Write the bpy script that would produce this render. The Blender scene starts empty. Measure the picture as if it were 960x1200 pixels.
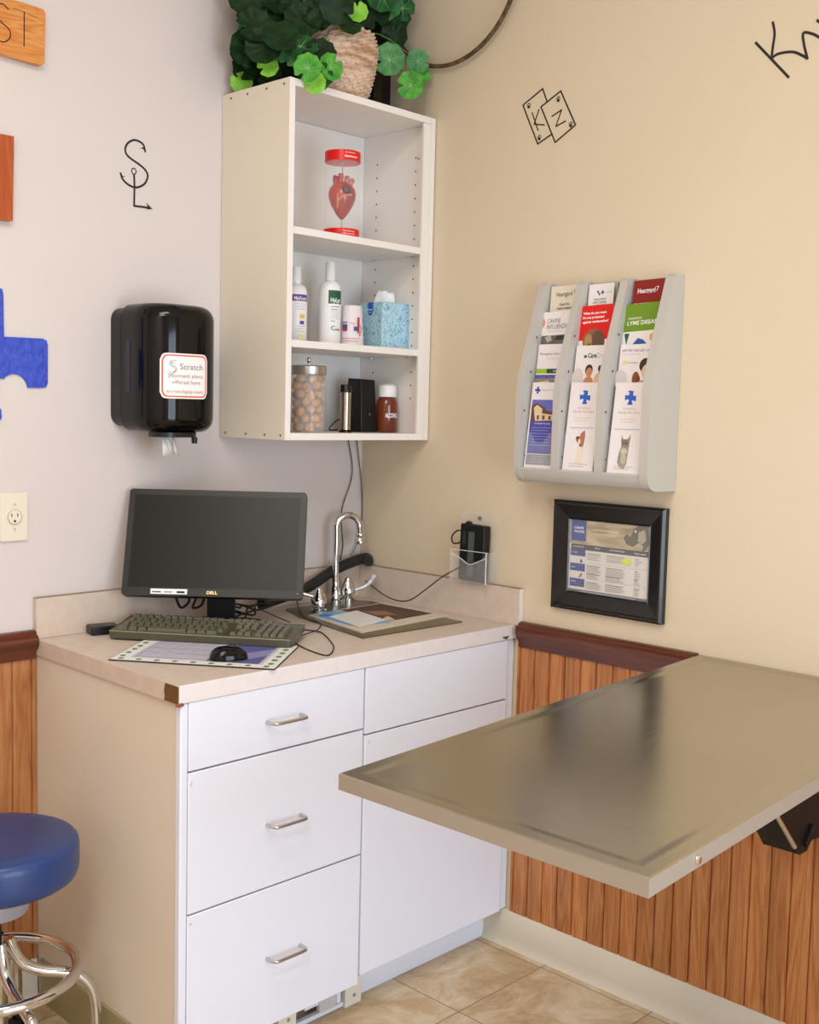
import bpy, math, random
from mathutils import Vector, Matrix
from mathutils.geometry import tessellate_polygon
R_ = random.Random(7)
C = bpy.context.scene.collection
SC = bpy.context.scene
# ------------------------------------------------------------------ camera
CAM = Vector((-2.47360, -2.59525, 1.49099)); YAW, PIT, ROLL, FPX = .80401, .08722, .02438, 1350.83
_f = Vector((math.sin(YAW)*math.cos(PIT), math.cos(YAW)*math.cos(PIT), -math.sin(PIT)))
_r = Vector((math.cos(YAW), -math.sin(YAW), 0)); _u = _r.cross(_f)
RR = _r*math.cos(ROLL)+_u*math.sin(ROLL); UU = -_r*math.sin(ROLL)+_u*math.cos(ROLL)
cd = bpy.data.cameras.new('camera'); cd.sensor_fit = 'HORIZONTAL'; cd.sensor_width = 36; cd.lens = FPX/960*36; cd.clip_start = .05
cam = bpy.data.objects.new('camera', cd); C.objects.link(cam)
cam.matrix_world = Matrix(((RR.x, UU.x, -_f.x, CAM.x), (RR.y, UU.y, -_f.y, CAM.y), (RR.z, UU.z, -_f.z, CAM.z), (0, 0, 0, 1)))
SC.camera = cam
def at(px, py, ax, val):
    d = RR*((px-480)/FPX) - UU*((py-600)/FPX) + _f
    return CAM + d*((val-CAM[ax])/d[ax])
# ------------------------------------------------------------------ light
SC.view_settings.view_transform = 'Standard'; SC.view_settings.look = 'None'
SC.view_settings.gamma = 1; SC.view_settings.use_curve_mapping = False
SC.view_settings.exposure = -0.07
w = bpy.data.worlds.new('world'); SC.world = w; w.use_nodes = True
w.node_tree.nodes['Background'].inputs[0].default_value = (.8, .88, 1, 1)
w.node_tree.nodes['Background'].inputs[1].default_value = .6
def area(name, loc, target, sx, sy, power, col):
    l = bpy.data.lights.new(name, 'AREA'); l.shape = 'RECTANGLE'; l.size = sx; l.size_y = sy; l.energy = power; l.color = col
    o = bpy.data.objects.new(name, l); C.objects.link(o); o.location = loc
    o.rotation_euler = (Vector(target)-Vector(loc)).to_track_quat('-Z', 'Y').to_euler(); return o
area('window_daylight', (-1.6, -4.30, 1.17), (-1.6, 0, 1.17), 1.72, 2.06, 82, (.72, .85, 1))
area('ceiling_lamp_light', (-1.9, -1.5, 2.96), (-1.9, -1.5, 0), 1.15, .55, 24, (1, .94, .86))
area('rear_ceiling_lamp_light', (-2.95, -2.4, 2.96), (-2.95, -2.4, 0), 1.15, .55, 35, (1, .94, .86))
# ------------------------------------------------------------------ materials
def lin(h):
    h = h.lstrip('#'); v = [int(h[i:i+2], 16)/255 for i in (0, 2, 4)]
    return tuple(x/12.92 if x <= .04045 else ((x+.055)/1.055)**2.4 for x in v)+(1,)
MC = {}
def mat(h, rough=.5, metal=0, coat=0, spec=.5, trans=0, ior=1.45, alpha=1, emit=0, name=None):
    k = (h, rough, metal, coat, spec, trans, alpha, name)
    if k in MC: return MC[k]
    m = bpy.data.materials.new(name or 'paint'); m.use_nodes = True; b = m.node_tree.nodes['Principled BSDF']
    b.inputs['Base Color'].default_value = lin(h); b.inputs['Roughness'].default_value = rough; b.inputs['Metallic'].default_value = metal
    b.inputs['Coat Weight'].default_value = coat; b.inputs['Specular IOR Level'].default_value = spec
    b.inputs['Transmission Weight'].default_value = trans; b.inputs['IOR'].default_value = ior; b.inputs['Alpha'].default_value = alpha
    MC[k] = m; return m
def N(m, t, **kw):
    n = m.node_tree.nodes.new(t)
    for k, v in kw.items(): setattr(n, k, v)
    return n
def noisy(name, h1, h2, scale=3, rough=.5, metal=0, stretch=(1, 1, 1), detail=4, bump=0, bscale=60, spec=.5, coat=0, pos=(.35, .65), rvar=0, h3=None):
    m = bpy.data.materials.new(name); m.use_nodes = True; L = m.node_tree.links; b = m.node_tree.nodes['Principled BSDF']
    g = N(m, 'ShaderNodeNewGeometry'); mp = N(m, 'ShaderNodeMapping'); mp.inputs['Scale'].default_value = stretch
    L.new(g.outputs['Position'], mp.inputs['Vector'])
    n = N(m, 'ShaderNodeTexNoise'); n.inputs['Scale'].default_value = scale; n.inputs['Detail'].default_value = detail
    L.new(mp.outputs[0], n.inputs['Vector'])
    r = N(m, 'ShaderNodeValToRGB'); e = r.color_ramp.elements
    e[0].position = pos[0]; e[0].color = lin(h1); e[1].position = pos[1]; e[1].color = lin(h2)
    if h3: q = e.new((pos[0]+pos[1])/2); q.color = lin(h3)
    L.new(n.outputs[0], r.inputs[0]); L.new(r.outputs[0], b.inputs['Base Color'])
    b.inputs['Roughness'].default_value = rough; b.inputs['Metallic'].default_value = metal
    b.inputs['Specular IOR Level'].default_value = spec; b.inputs['Coat Weight'].default_value = coat
    if rvar:
        mr = N(m, 'ShaderNodeMapRange'); mr.inputs[3].default_value = rough-rvar; mr.inputs[4].default_value = rough+rvar
        L.new(n.outputs[0], mr.inputs[0]); L.new(mr.outputs[0], b.inputs['Roughness'])
    if bump:
        n2 = N(m, 'ShaderNodeTexNoise'); n2.inputs['Scale'].default_value = bscale; n2.inputs['Detail'].default_value = 3
        L.new(mp.outputs[0], n2.inputs['Vector'])
        bp = N(m, 'ShaderNodeBump'); bp.inputs['Strength'].default_value = bump; bp.inputs['Distance'].default_value = .002
        L.new(n2.outputs[0], bp.inputs['Height']); L.new(bp.outputs[0], b.inputs['Normal'])
    return m
WALL_B = noisy('painted_plaster_pale', '#D7CDC9', '#DAD0CC', 1.2, .75, bump=.25, bscale=90, spec=.3)
WALL_R = noisy('painted_plaster_tan', '#D8C8AC', '#DCCDB3', 1.2, .75, bump=.25, bscale=90, spec=.3)
CEIL = noisy('ceiling_paint', '#E8E4DC', '#ECE8E0', 2, .9)
WHITE = mat('#E6EAF6', .38, name='white_melamine_cool_lit'); WHITEU = mat('#F0EAE4', .4, name='white_melamine_warm_lit')  # one white in two tints, cool daylight and warmer cabinet light put into colour
ALMOND = noisy('almond_laminate', '#DFD5C2', '#E2D8C6', 2, .5, bump=.1, bscale=200)
LAM = noisy('taupe_laminate', '#D0BFB0', '#D6C6B8', 40, .42, spec=.4, detail=6)
LAME = noisy('taupe_laminate_lit_edge', '#E4DCDC', '#E8E1E1', 40, .45, detail=6)  # lighter laminate copy, window light on front-facing edges put into its colour
VINYL = noisy('cove_base_vinyl', '#D3C9B4', '#D9CFBB', 2, .45)
OLIVEV = mat('#A3976F', .5, name='olive_cove_base')
CHROME = mat('#D8D8D8', .07, 1, name='chrome')
STEELB = mat('#C6C4C0', .28, 1, name='brushed_nickel')
BLACKP = mat('#0D0D0E', .35, name='black_plastic')
BLACKG = mat('#050505', .09, spec=.4, name='gloss_black_plastic')
BLACKM = mat('#141414', .7, name='matt_black')
CORD = mat('#1A1714', .5, name='black_cord')
GLASS = mat('#FFFFFF', .02, trans=1, ior=1.15, name='clear_glass')
ACRYL = mat('#F6F6F4', .05, trans=1, ior=1.12, name='clear_acrylic')
RACKM = mat('#BFBBB3', .42, name='grey_moulded_plastic')
DARKT = mat('#2B2B2B', .6); WHITET = mat('#F4F2F2', .5)
def wood(name, cols, board=None, axis='z', rough=.42, scale=1.0, coat=0.15, horiz='y'):
    m = bpy.data.materials.new(name); m.use_nodes = True; L = m.node_tree.links; b = m.node_tree.nodes['Principled BSDF']
    g = N(m, 'ShaderNodeNewGeometry'); sp = N(m, 'ShaderNodeSeparateXYZ'); L.new(g.outputs['Position'], sp.inputs[0])
    ad = N(m, 'ShaderNodeMath', operation='ADD'); L.new(sp.outputs['X'], ad.inputs[0]); L.new(sp.outputs['Y'], ad.inputs[1])
    across, along = (ad.outputs[0], sp.outputs['Z']) if axis == 'z' else (sp.outputs['Z'], ad.outputs[0])
    cmb = N(m, 'ShaderNodeCombineXYZ')
    bid = None
    if board:
        dv = N(m, 'ShaderNodeMath', operation='DIVIDE'); L.new(across, dv.inputs[0]); dv.inputs[1].default_value = board
        fl = N(m, 'ShaderNodeMath', operation='FLOOR'); L.new(dv.outputs[0], fl.inputs[0])
        wn = N(m, 'ShaderNodeTexWhiteNoise', noise_dimensions='1D'); L.new(fl.outputs[0], wn.inputs['W']); bid = wn.outputs['Value']
        ml = N(m, 'ShaderNodeMath', operation='MULTIPLY'); L.new(bid, ml.inputs[0]); ml.inputs[1].default_value = 17
        L.new(ml.outputs[0], cmb.inputs['Z'])
    ma = N(m, 'ShaderNodeMath', operation='MULTIPLY'); L.new(across, ma.inputs[0]); ma.inputs[1].default_value = 14*scale
    mb = N(m, 'ShaderNodeMath', operation='MULTIPLY'); L.new(along, mb.inputs[0]); mb.inputs[1].default_value = .9*scale
    L.new(ma.outputs[0], cmb.inputs['X']); L.new(mb.outputs[0], cmb.inputs['Y'])
    n = N(m, 'ShaderNodeTexNoise'); n.inputs['Scale'].default_value = 1.0; n.inputs['Detail'].default_value = 3; n.inputs['Distortion'].default_value = .6
    L.new(cmb.outputs[0], n.inputs['Vector'])
    mu = N(m, 'ShaderNodeMath', operation='MULTIPLY'); L.new(n.outputs[0], mu.inputs[0]); mu.inputs[1].default_value = 12
    fr = N(m, 'ShaderNodeMath', operation='PINGPONG'); L.new(mu.outputs[0], fr.inputs[0]); fr.inputs[1].default_value = .5
    n2 = N(m, 'ShaderNodeTexNoise'); n2.inputs['Scale'].default_value = 34; n2.inputs['Detail'].default_value = 2
    c2 = N(m, 'ShaderNodeCombineXYZ'); L.new(ma.outputs[0], c2.inputs['X'])
    mc = N(m, 'ShaderNodeMath', operation='MULTIPLY'); L.new(along, mc.inputs[0]); mc.inputs[1].default_value = .5; L.new(mc.outputs[0], c2.inputs['Y'])
    L.new(c2.outputs[0], n2.inputs['Vector'])
    mx = N(m, 'ShaderNodeMath', operation='MULTIPLY_ADD'); L.new(fr.outputs[0], mx.inputs[0]); mx.inputs[1].default_value = .85; 
    s2 = N(m, 'ShaderNodeMath', operation='MULTIPLY'); L.new(n2.outputs[0], s2.inputs[0]); s2.inputs[1].default_value = .75
    L.new(s2.outputs[0], mx.inputs[2])
    r = N(m, 'ShaderNodeValToRGB'); e = r.color_ramp.elements; e[0].position = .1; e[0].color = lin(cols[0]); e[1].position = .85; e[1].color = lin(cols[2])
    q = e.new(.4); q.color = lin(cols[1]); L.new(mx.outputs[0], r.inputs[0])
    out = r.outputs[0]
    if bid is not None:
        hv = N(m, 'ShaderNodeHueSaturation'); mr = N(m, 'ShaderNodeMapRange'); mr.inputs[3].default_value = .84; mr.inputs[4].default_value = 1.12
        L.new(bid, mr.inputs[0]); L.new(mr.outputs[0], hv.inputs['Value']); L.new(out, hv.inputs['Color']); out = hv.outputs[0]
    L.new(out, b.inputs['Base Color']); b.inputs['Roughness'].default_value = rough; b.inputs['Coat Weight'].default_value = coat
    return m
OAK = wood('oak_beadboard', ('#7C431E', '#AD6A37', '#C58650'), board=.0505)
MAHOG = wood('dark_red_rail_wood', ('#3C160C', '#54210F', '#673019'), axis='x', rough=.3, scale=.8, coat=.4)
def floor_mat():
    m = bpy.data.materials.new('stone_look_tile'); m.use_nodes = True; L = m.node_tree.links; b = m.node_tree.nodes['Principled BSDF']
    g = N(m, 'ShaderNodeNewGeometry'); mp = N(m, 'ShaderNodeMapping'); mp.inputs['Location'].default_value = (.045+.335*4, .121+.335*4, 0); L.new(g.outputs['Position'], mp.inputs[0])
    br = N(m, 'ShaderNodeTexBrick'); br.offset = 0; br.squash = 1; br.inputs['Scale'].default_value = 1
    br.inputs['Brick Width'].default_value = .335; br.inputs['Row Height'].default_value = .335; br.inputs['Mortar Size'].default_value = .0017; br.inputs['Mortar Smooth'].default_value = .4
    br.inputs['Color1'].default_value = (0, 0, 0, 1); br.inputs['Color2'].default_value = (1, 1, 1, 1); br.inputs['Bias'].default_value = 0
    L.new(mp.outputs[0], br.inputs['Vector'])
    n = N(m, 'ShaderNodeTexNoise'); n.inputs['Scale'].default_value = 7; n.inputs['Detail'].default_value = 10; n.inputs['Roughness'].default_value = .7; n.inputs['Distortion'].default_value = .5
    vm = N(m, 'ShaderNodeVectorMath', operation='MULTIPLY_ADD'); L.new(br.outputs['Color'], vm.inputs[0]); vm.inputs[1].default_value = (3, 5, 2); L.new(g.outputs['Position'], vm.inputs[2])
    L.new(vm.outputs[0], n.inputs['Vector'])
    r = N(m, 'ShaderNodeValToRGB'); e = r.color_ramp.elements; e[0].position = .3; e[0].color = lin('#A98C68'); e[1].position = .70; e[1].color = lin('#E6D8BE')
    q = e.new(.45); q.color = lin('#C6AB84'); q = e.new(.56); q.color = lin('#D6C2A2')
    L.new(n.outputs[0], r.inputs[0])
    mx = N(m, 'ShaderNodeMix', data_type='RGBA'); L.new(br.outputs['Fac'], mx.inputs[0]); L.new(r.outputs[0], mx.inputs[6]); mx.inputs[7].default_value = lin('#7B6850')
    L.new(mx.outputs[2], b.inputs['Base Color']); b.inputs['Roughness'].default_value = .42; b.inputs['Specular IOR Level'].default_value = .35
    bp = N(m, 'ShaderNodeBump'); bp.inputs['Strength'].default_value = .3; bp.inputs['Distance'].default_value = .003; L.new(n.outputs[0], bp.inputs['Height']); L.new(bp.outputs[0], b.inputs['Normal'])
    return m
# ------------------------------------------------------------------ mesh helper
class MB:
    def __init__(s): s.v = []; s.f = []; s.m = []; s.ms = []
    def mi(s, m):
        if m not in s.ms: s.ms.append(m)
        return s.ms.index(m)
    def add(s, vs, fs, m):
        o = len(s.v); k = s.mi(m); s.v += [Vector(p) for p in vs]
        for f in fs: s.f.append([o+i for i in f]); s.m.append(k)
        return s
    def box(s, x0, y0, z0, x1, y1, z1, m, M=None):
        x0, x1 = sorted((x0, x1)); y0, y1 = sorted((y0, y1)); z0, z1 = sorted((z0, z1))
        vs = [Vector((x, y, z)) for z in (z0, z1) for y in (y0, y1) for x in (x0, x1)]
        if M is not None: vs = [M @ v for v in vs]
        return s.add(vs, [(0, 2, 3, 1), (4, 5, 7, 6), (0, 1, 5, 4), (2, 6, 7, 3), (0, 4, 6, 2), (1, 3, 7, 5)], m)
    def prism(s, poly, h0, h1, m, fn, side=None):
        """poly 2D (any winding), fn(u,v,h)->xyz"""
        a = sum(poly[i][0]*poly[(i+1) % len(poly)][1]-poly[(i+1) % len(poly)][0]*poly[i][1] for i in range(len(poly)))
        if a < 0: poly = poly[::-1]
        n = len(poly); tri = tessellate_polygon([[Vector((p[0], p[1], 0)) for p in poly]])
        fx = []
        for t in tri:
            A, B, D = [poly[i] for i in t]; cr = (B[0]-A[0])*(D[1]-A[1])-(B[1]-A[1])*(D[0]-A[0]); fx.append(tuple(t) if cr > 0 else tuple(t[::-1]))
        vs = [fn(p[0], p[1], h0) for p in poly]+[fn(p[0], p[1], h1) for p in poly]
        convex = n <= 4
        top = [tuple(n+i for i in range(n))] if convex else [tuple(n+i for i in t) for t in fx]
        bot = [tuple(range(n))[::-1]] if convex else [tuple(t[::-1]) for t in fx]
        s.add(vs, top+bot, m)
        return s.add(vs, [(i, (i+1) % n, n+(i+1) % n, n+i) for i in range(n)], side or m)
    def lathe(s, prof, m, c=(0, 0, 0), seg=32, M=None, cap=True, sx=1, sy=1):
        vs = []; fs = []
        for r, z in prof:
            for i in range(seg):
                a = 2*math.pi*i/seg; vs.append(Vector((r*math.cos(a)*sx, r*math.sin(a)*sy, z)))
        for j in range(len(prof)-1):
            for i in range(seg): fs.append((j*seg+i, j*seg+(i+1) % seg, (j+1)*seg+(i+1) % seg, (j+1)*seg+i))
        if cap: fs.append(tuple(range(seg))[::-1]); fs.append(tuple((len(prof)-1)*seg+i for i in range(seg)))
        M = M or Matrix.Identity(4); c = Vector(c)
        return s.add([c+(M @ v) for v in vs], fs, m)
    def tube(s, pts, r, m, seg=8, smooth=4, closed=False, radii=None):
        P = [Vector(p) for p in pts]
        if smooth > 1:
            Q = []; n = len(P); rng = n if closed else n-1
            for i in range(rng):
                g = lambda k: P[k % n] if closed else P[max(0, min(n-1, k))]
                a, b, c, d = g(i-1), g(i), g(i+1), g(i+2)
                for k in range(smooth):
                    t = k/smooth; Q.append(.5*((2*b)+(c-a)*t+(2*a-5*b+4*c-d)*t*t+(3*b-a-3*c+d)*t**3))
            if not closed: Q.append(P[-1])
            P = Q
        n = len(P); vs = []; up = None
        for i in range(n):
            t = (P[(i+1) % n]-P[i-1]) if closed else (P[min(n-1, i+1)]-P[max(0, i-1)])
            t.normalize()
            if up is None: up = t.orthogonal().normalized()
            up = (up-t*up.dot(t)).normalized(); b = t.cross(up)
            rr = r if radii is None else radii[min(len(radii)-1, int(i/n*len(radii)))]
            for k in range(seg):
                a = 2*math.pi*k/seg; vs.append(P[i]+(up*math.cos(a)+b*math.sin(a))*rr)
        fs = []
        for i in range(n if closed else n-1):
            j = (i+1) % n
            for k in range(seg): fs.append((i*seg+k, i*seg+(k+1) % seg, j*seg+(k+1) % seg, j*seg+k))
        if not closed: fs.append(tuple(range(seg))[::-1]); fs.append(tuple((n-1)*seg+k for k in range(seg)))
        return s.add(vs, fs, m)
    def ball(s, c, r, m, seg=16, rings=8, sc=(1, 1, 1)):
        prof = [(max(1e-5, math.sin(math.pi*j/rings))*r, -math.cos(math.pi*j/rings)*r*sc[2]) for j in range(rings+1)]
        return s.lathe(prof, m, c, seg, cap=False, sx=sc[0], sy=sc[1])
    def obj(s, name, parent=None, bevel=0, seg=2, smooth=True, label=None, origin=None, ang=40):
        base = WL.get(parent.name, Vector()) if parent else Vector(origin) if origin is not None else Vector()
        me = bpy.data.meshes.new(name); me.from_pydata([v-base for v in s.v], [], s.f)
        for m in s.ms: me.materials.append(m)
        me.polygons.foreach_set('material_index', s.m)
        if smooth: me.polygons.foreach_set('use_smooth', [True]*len(s.f)); me.set_sharp_from_angle(angle=math.radians(ang))
        me.validate(); me.update()
        o = bpy.data.objects.new(name, me); C.objects.link(o)
        if parent: o.parent = parent; WL[o.name] = base
        else: o.location = base; WL[o.name] = base
        if bevel:
            b = o.modifiers.new('bevel', 'BEVEL'); b.width = bevel; b.segments = seg; b.limit_method = 'ANGLE'; b.angle_limit = math.radians(40); b.harden_normals = False
        if label: o['label'] = label
        return o
WL = {}
def thing(name, label, cat, loc=(0, 0, 0), group=None):
    o = bpy.data.objects.new(name, None); C.objects.link(o); o.location = loc; o.empty_display_size = .05; WL[o.name] = Vector(loc)
    return tag(o, label, cat, group)
def tag(o, label, cat, group=None):
    o['label'] = label; o['category'] = cat
    if group: o['group'] = group
    return o
def struct(o): o['kind'] = 'structure'; return o
# ---- lettering and printed marks, laid in thin layers on a real surface
TC = {}
def text_mesh(body, bold=0):
    k = (body, bold)
    if k not in TC:
        cu = bpy.data.curves.new('lettering', 'FONT'); cu.body = body; cu.size = 1; cu.offset = bold; cu.resolution_u = 3
        o = bpy.data.objects.new('lettering', cu); me = bpy.data.meshes.new_from_object(o)
        vs = [(v.co.x, v.co.y) for v in me.vertices]; fs = [tuple(p.vertices) for p in me.polygons]
        bpy.data.objects.remove(o); bpy.data.meshes.remove(me); bpy.data.curves.remove(cu)
        x0 = min(v[0] for v in vs); x1 = max(v[0] for v in vs); TC[k] = (vs, fs, x0, x1)
    return TC[k]
def plane_fn(O, U, V):
    O, U, V = Vector(O), Vector(U).normalized(), Vector(V).normalized(); Nn = U.cross(V)
    return lambda u, v, h: O+U*u+V*v+Nn*h
def rrect(u0, v0, u1, v1, r, n=4):
    P = []
    for cx, cy, a0 in ((u1-r, v0+r, -90), (u1-r, v1-r, 0), (u0+r, v1-r, 90), (u0+r, v0+r, 180)):
        for i in range(n+1):
            a = math.radians(a0+90*i/n); P.append((cx+r*math.cos(a), cy+r*math.sin(a)))
    return P
def art(mb, fn, items, h=.0006, step=.00025):
    k = 0
    for it in items:
        k += 1; H = h+step*(k if it[0] != 't' else k)
        if it[0] == 'r':
            _, u0, v0, u1, v1, m = it; nn = max(1, int(abs(u1-u0)/.01)) if fn.__name__ == 'curved' else 1
            for i in range(nn):
                a = u0+(u1-u0)*i/nn; b = u0+(u1-u0)*(i+1)/nn; mb.add([fn(a, v0, H), fn(b, v0, H), fn(b, v1, H), fn(a, v1, H)], [(0, 1, 2, 3)], m)
        elif it[0] == 'p':
            poly = it[1]; t = tessellate_polygon([[Vector((p[0], p[1], 0)) for p in poly]]); fx = []
            for q in t:
                A, B, D = [poly[i] for i in q]; cr = (B[0]-A[0])*(D[1]-A[1])-(B[1]-A[1])*(D[0]-A[0]); fx.append(tuple(q) if cr > 0 else tuple(q[::-1]))
            mb.add([fn(p[0], p[1], H) for p in poly], fx, it[2])
        elif it[0] == 'c':
            _, u, v, ru, rv, m = it; n = 18; mb.add([fn(u+ru*math.cos(6.28318*i/n), v+rv*math.sin(6.28318*i/n), H) for i in range(n)], [tuple(range(n))], m)
        elif it[0] == 'l':
            _, pts, wd, m = it
            for i in range(len(pts)-1):
                a = Vector(pts[i]); b = Vector(pts[i+1]); d = (b-a).normalized(); q = Vector((-d.y, d.x))*wd/2; a = a-d*wd*.3; b = b+d*wd*.3
                mb.add([fn(*(a-q), H), fn(*(b-q), H), fn(*(b+q), H), fn(*(a+q), H)], [(0, 1, 2, 3)], m); H += step*.02
        elif it[0] == 't':
            _, u, v, hh, body, m = it[:6]; wmax = it[6] if len(it) > 6 else None; bold = it[7] if len(it) > 7 else 0
            vs, fs, x0, x1 = text_mesh(body, bold); sy = hh/.7; sx = sy if not wmax else wmax/(x1-x0)
            mb.add([fn(u+(a-x0)*sx, v+b*sy, H) for a, b in vs], fs, m)
    return mb
def spl(pts, n=5):
    P = [Vector((p[0], p[1], 0)) for p in pts]; Q = []
    for i in range(len(P)-1):
        a, b, c, d = P[max(0, i-1)], P[i], P[i+1], P[min(len(P)-1, i+2)]
        for k in range(n):
            t = k/n; q = .5*((2*b)+(c-a)*t+(2*a-5*b+4*c-d)*t*t+(3*b-a-3*c+d)*t**3); Q.append((q.x, q.y))
    return Q+[(P[-1].x, P[-1].y)]
# ================================================================== STRUCTURE
X0, Y0, ZC = -3.7, -4.2, 3.02
struct(MB().box(X0-.1, Y0-.1, -.06, .1, .1, 0, floor_mat()).obj('floor'))
struct(MB().box(X0-.1, Y0-.1, ZC, .1, .1, ZC+.08, CEIL).obj('ceiling'))
struct(MB().box(X0-.1, 0, 0, .1, .1, ZC, WALL_B).obj('wall_back'))
struct(MB().box(0, Y0-.1, 0, .1, 0, ZC, WALL_R).obj('wall_right'))
struct(MB().box(X0-.1, Y0-.1, 0, X0, 0, ZC, WALL_B).obj('wall_left'))
wf = MB(); wx0, wx1, wz0, wz1 = -2.5, -.70, .08, 2.24
wf.box(X0, Y0-.1, 0, wx0, Y0, ZC, WALL_B); wf.box(wx1, Y0-.1, 0, 0, Y0, ZC, WALL_B); wf.box(wx0, Y0-.1, 0, wx1, Y0, wz0, WALL_B); wf.box(wx0, Y0-.1, wz1, wx1, Y0, ZC, WALL_B)
struct(wf.obj('wall_front'))
wn = MB()
for a in (wx0, wx1-.04, (wx0+wx1)/2-.02): wn.box(a, Y0-.07, wz0, a+.04, Y0-.03, wz1, WHITE)
for a in (wz0, wz1-.04): wn.box(wx0, Y0-.07, a, wx1, Y0-.03, a+.04, WHITE)
struct(wn.obj('window_1'))
FIX = mat('#F0EEE8', .5)
for nm, x, y, lb in (('ceiling_light_fixture', -1.9, -1.5, 'flat white ceiling light box nearest the wall cabinet'), ('ceiling_light_fixture', -2.95, -2.4, 'flat white ceiling light box near the window wall')):
    q = MB().box(x-.62, y-.32, ZC-.04, x+.62, y+.32, ZC-.001, FIX).obj(nm, bevel=.006); tag(q, lb, 'ceiling light')
# wainscot boards with grooves (profile follows each board)
def wains(name, a0, a1, z0, z1, fn, pitch=.0505):
    mb = MB(); prof = []; k = math.ceil(a0/pitch)
    b = a0; prof.append((a0, .010))
    while k*pitch < a1:
        c = k*pitch
        if c-.005 > a0+.002: prof += [(c-.0032, .010), (c-.0012, .0045), (c+.0012, .0045), (c+.0032, .010)]
        k += 1
    prof.append((a1, .010)); n = len(prof)
    vs = [fn(a, d, z0) for a, d in prof]+[fn(a, d, z1) for a, d in prof]+[fn(a0, .001, z0), fn(a1, .001, z0), fn(a0, .001, z1), fn(a1, .001, z1)]
    fs = [(i, i+1, n+i+1, n+i) for i in range(n-1)]
    fs += [(2*n, 2*n+1, *range(n-1, -1, -1)), (2*n+2, *range(n, 2*n), 2*n+3), (2*n, 0, n, 2*n+2), (n-1, 2*n+1, 2*n+3, 2*n-1), (2*n, 2*n+2, 2*n+3, 2*n+1)]
    mb.add(vs, fs, OAK); return struct(mb.obj(name, ang=25))
wains('trim_3', -3.9, -.648, .095, .865, lambda a, d, z: Vector((-d, a, z)))
wains('trim_4', -3.5, -1.0975, .095, .872, lambda a, d, z: Vector((a, -d, z)))
RP = [(0, 0), (.014, 0), (.018, .008), (.018, .016), (.027, .026), (.033, .038), (.034, .05), (.028, .058), (.022, .06), (.02, .066), (.012, .07), (0, .07)]
def rail(name, z, fn, a0, a1):
    mb = MB(); n = len(RP); vs = [fn(a, d, z+h) for a in (a0, a1) for d, h in RP]
    fs = [(i, (i+1) % n, n+(i+1) % n, n+i) for i in range(n)]+[tuple(range(n))[::-1], tuple(range(n, 2*n))]
    mb.add(vs, fs, MAHOG); return struct(mb.obj(name, ang=60))
rail('trim_1', .855, lambda a, d, z: Vector((-d-.001, a, z)), -1.196, -.656)
rail('trim_5', .855, lambda a, d, z: Vector((-d-.001, a, z)), -4.1, -1.80)
rail('trim_2', .866, lambda a, d, z: Vector((a, -d-.001, z)), -3.6, -1.1025)
BP = [(0, 0), (.022, 0), (.018, .004), (.014, .014), (.012, .03), (.012, .098), (.008, .102), (0, .102)]
def basebd(name, fn, a0, a1):
    mb = MB(); n = len(BP); vs = [fn(a, d, h) for a in (a0, a1) for d, h in BP]
    mb.add(vs, [(i, (i+1) % n, n+(i+1) % n, n+i) for i in range(n)]+[tuple(range(n))[::-1], tuple(range(n, 2*n))], VINYL); return struct(mb.obj(name, ang=60))
basebd('baseboard_right', lambda a, d, z: Vector((-d-.0015, a, z)), -4.1, -.556)
basebd('baseboard_back', lambda a, d, z: Vector((a, -d-.0015, z)), -3.6, -1.099)
# ================================================================== BASE CABINET
CL, CR, CF = -1.111, -.004, -.619           # left, right, carcase front
bc = thing('base_cabinet', 'white laminate base cabinet with three handled drawers and one plain door, almond side', 'cabinet', (-.56, -.3, 0))
b = MB()
b.prism([(-1.0955, -.004), (-1.079, -.004), (CL+.019, CF), (CL+.003, CF)], 0, .874, ALMOND, lambda u, v, h: Vector((u, v, h)))
b.obj('side_panel', bc, label='almond coloured laminate side panel')
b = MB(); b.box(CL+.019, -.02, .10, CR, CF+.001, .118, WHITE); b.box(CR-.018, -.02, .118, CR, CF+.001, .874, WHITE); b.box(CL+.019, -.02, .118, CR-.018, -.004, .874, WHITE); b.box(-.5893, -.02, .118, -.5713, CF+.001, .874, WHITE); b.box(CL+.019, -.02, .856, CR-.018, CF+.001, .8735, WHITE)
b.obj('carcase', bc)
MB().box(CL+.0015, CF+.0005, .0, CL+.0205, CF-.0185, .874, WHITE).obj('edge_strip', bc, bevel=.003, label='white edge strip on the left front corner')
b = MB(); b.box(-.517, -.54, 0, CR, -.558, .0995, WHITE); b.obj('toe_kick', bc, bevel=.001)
# open toe kick corner with exposed drawer runner parts
OFFW = mat('#E4E0D2', .55); GREYW = mat('#B7B5B2', .6)
b = MB(); b.box(CL+.02, -.50, .0, -.518, -.515, .0995, GREYW)
b.box(-1.06, -.575, 0.001, -.53, -.560, .013, WHITE); b.box(-1.06, -.572, .052, -.53, -.560, .064, WHITE); b.box(-.575, -.585, .0, -.520, -.560, .070, OFFW); b.box(-.79, -.585, .0, -.735, -.560, .084, OFFW); b.box(-1.06, -.585, 0, -1.01, -.56, .084, OFFW)
b.box(-.655, -.578, .013, -.60, -.566, .052, mat('#C9C7C6', .5)); b.box(-.60, -.582, .02, -.588, -.560, .056, WHITE); b.box(-.70, -.576, .035, -.655, -.564, .052, WHITE)
b.obj('toe_kick_frame', bc, bevel=.0015, label='open cream framework under the lowest drawer')
for x, z in ((-.55, .055), (-.76, .04), (-.545, .025)):
    MB().lathe([(.005, 0), (.004, .002)], mat('#9A958A', .4), (x, -.5852, z), 10, M=Matrix.Rotation(math.pi/2, 4, 'X')).obj('screw', bc)
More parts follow.
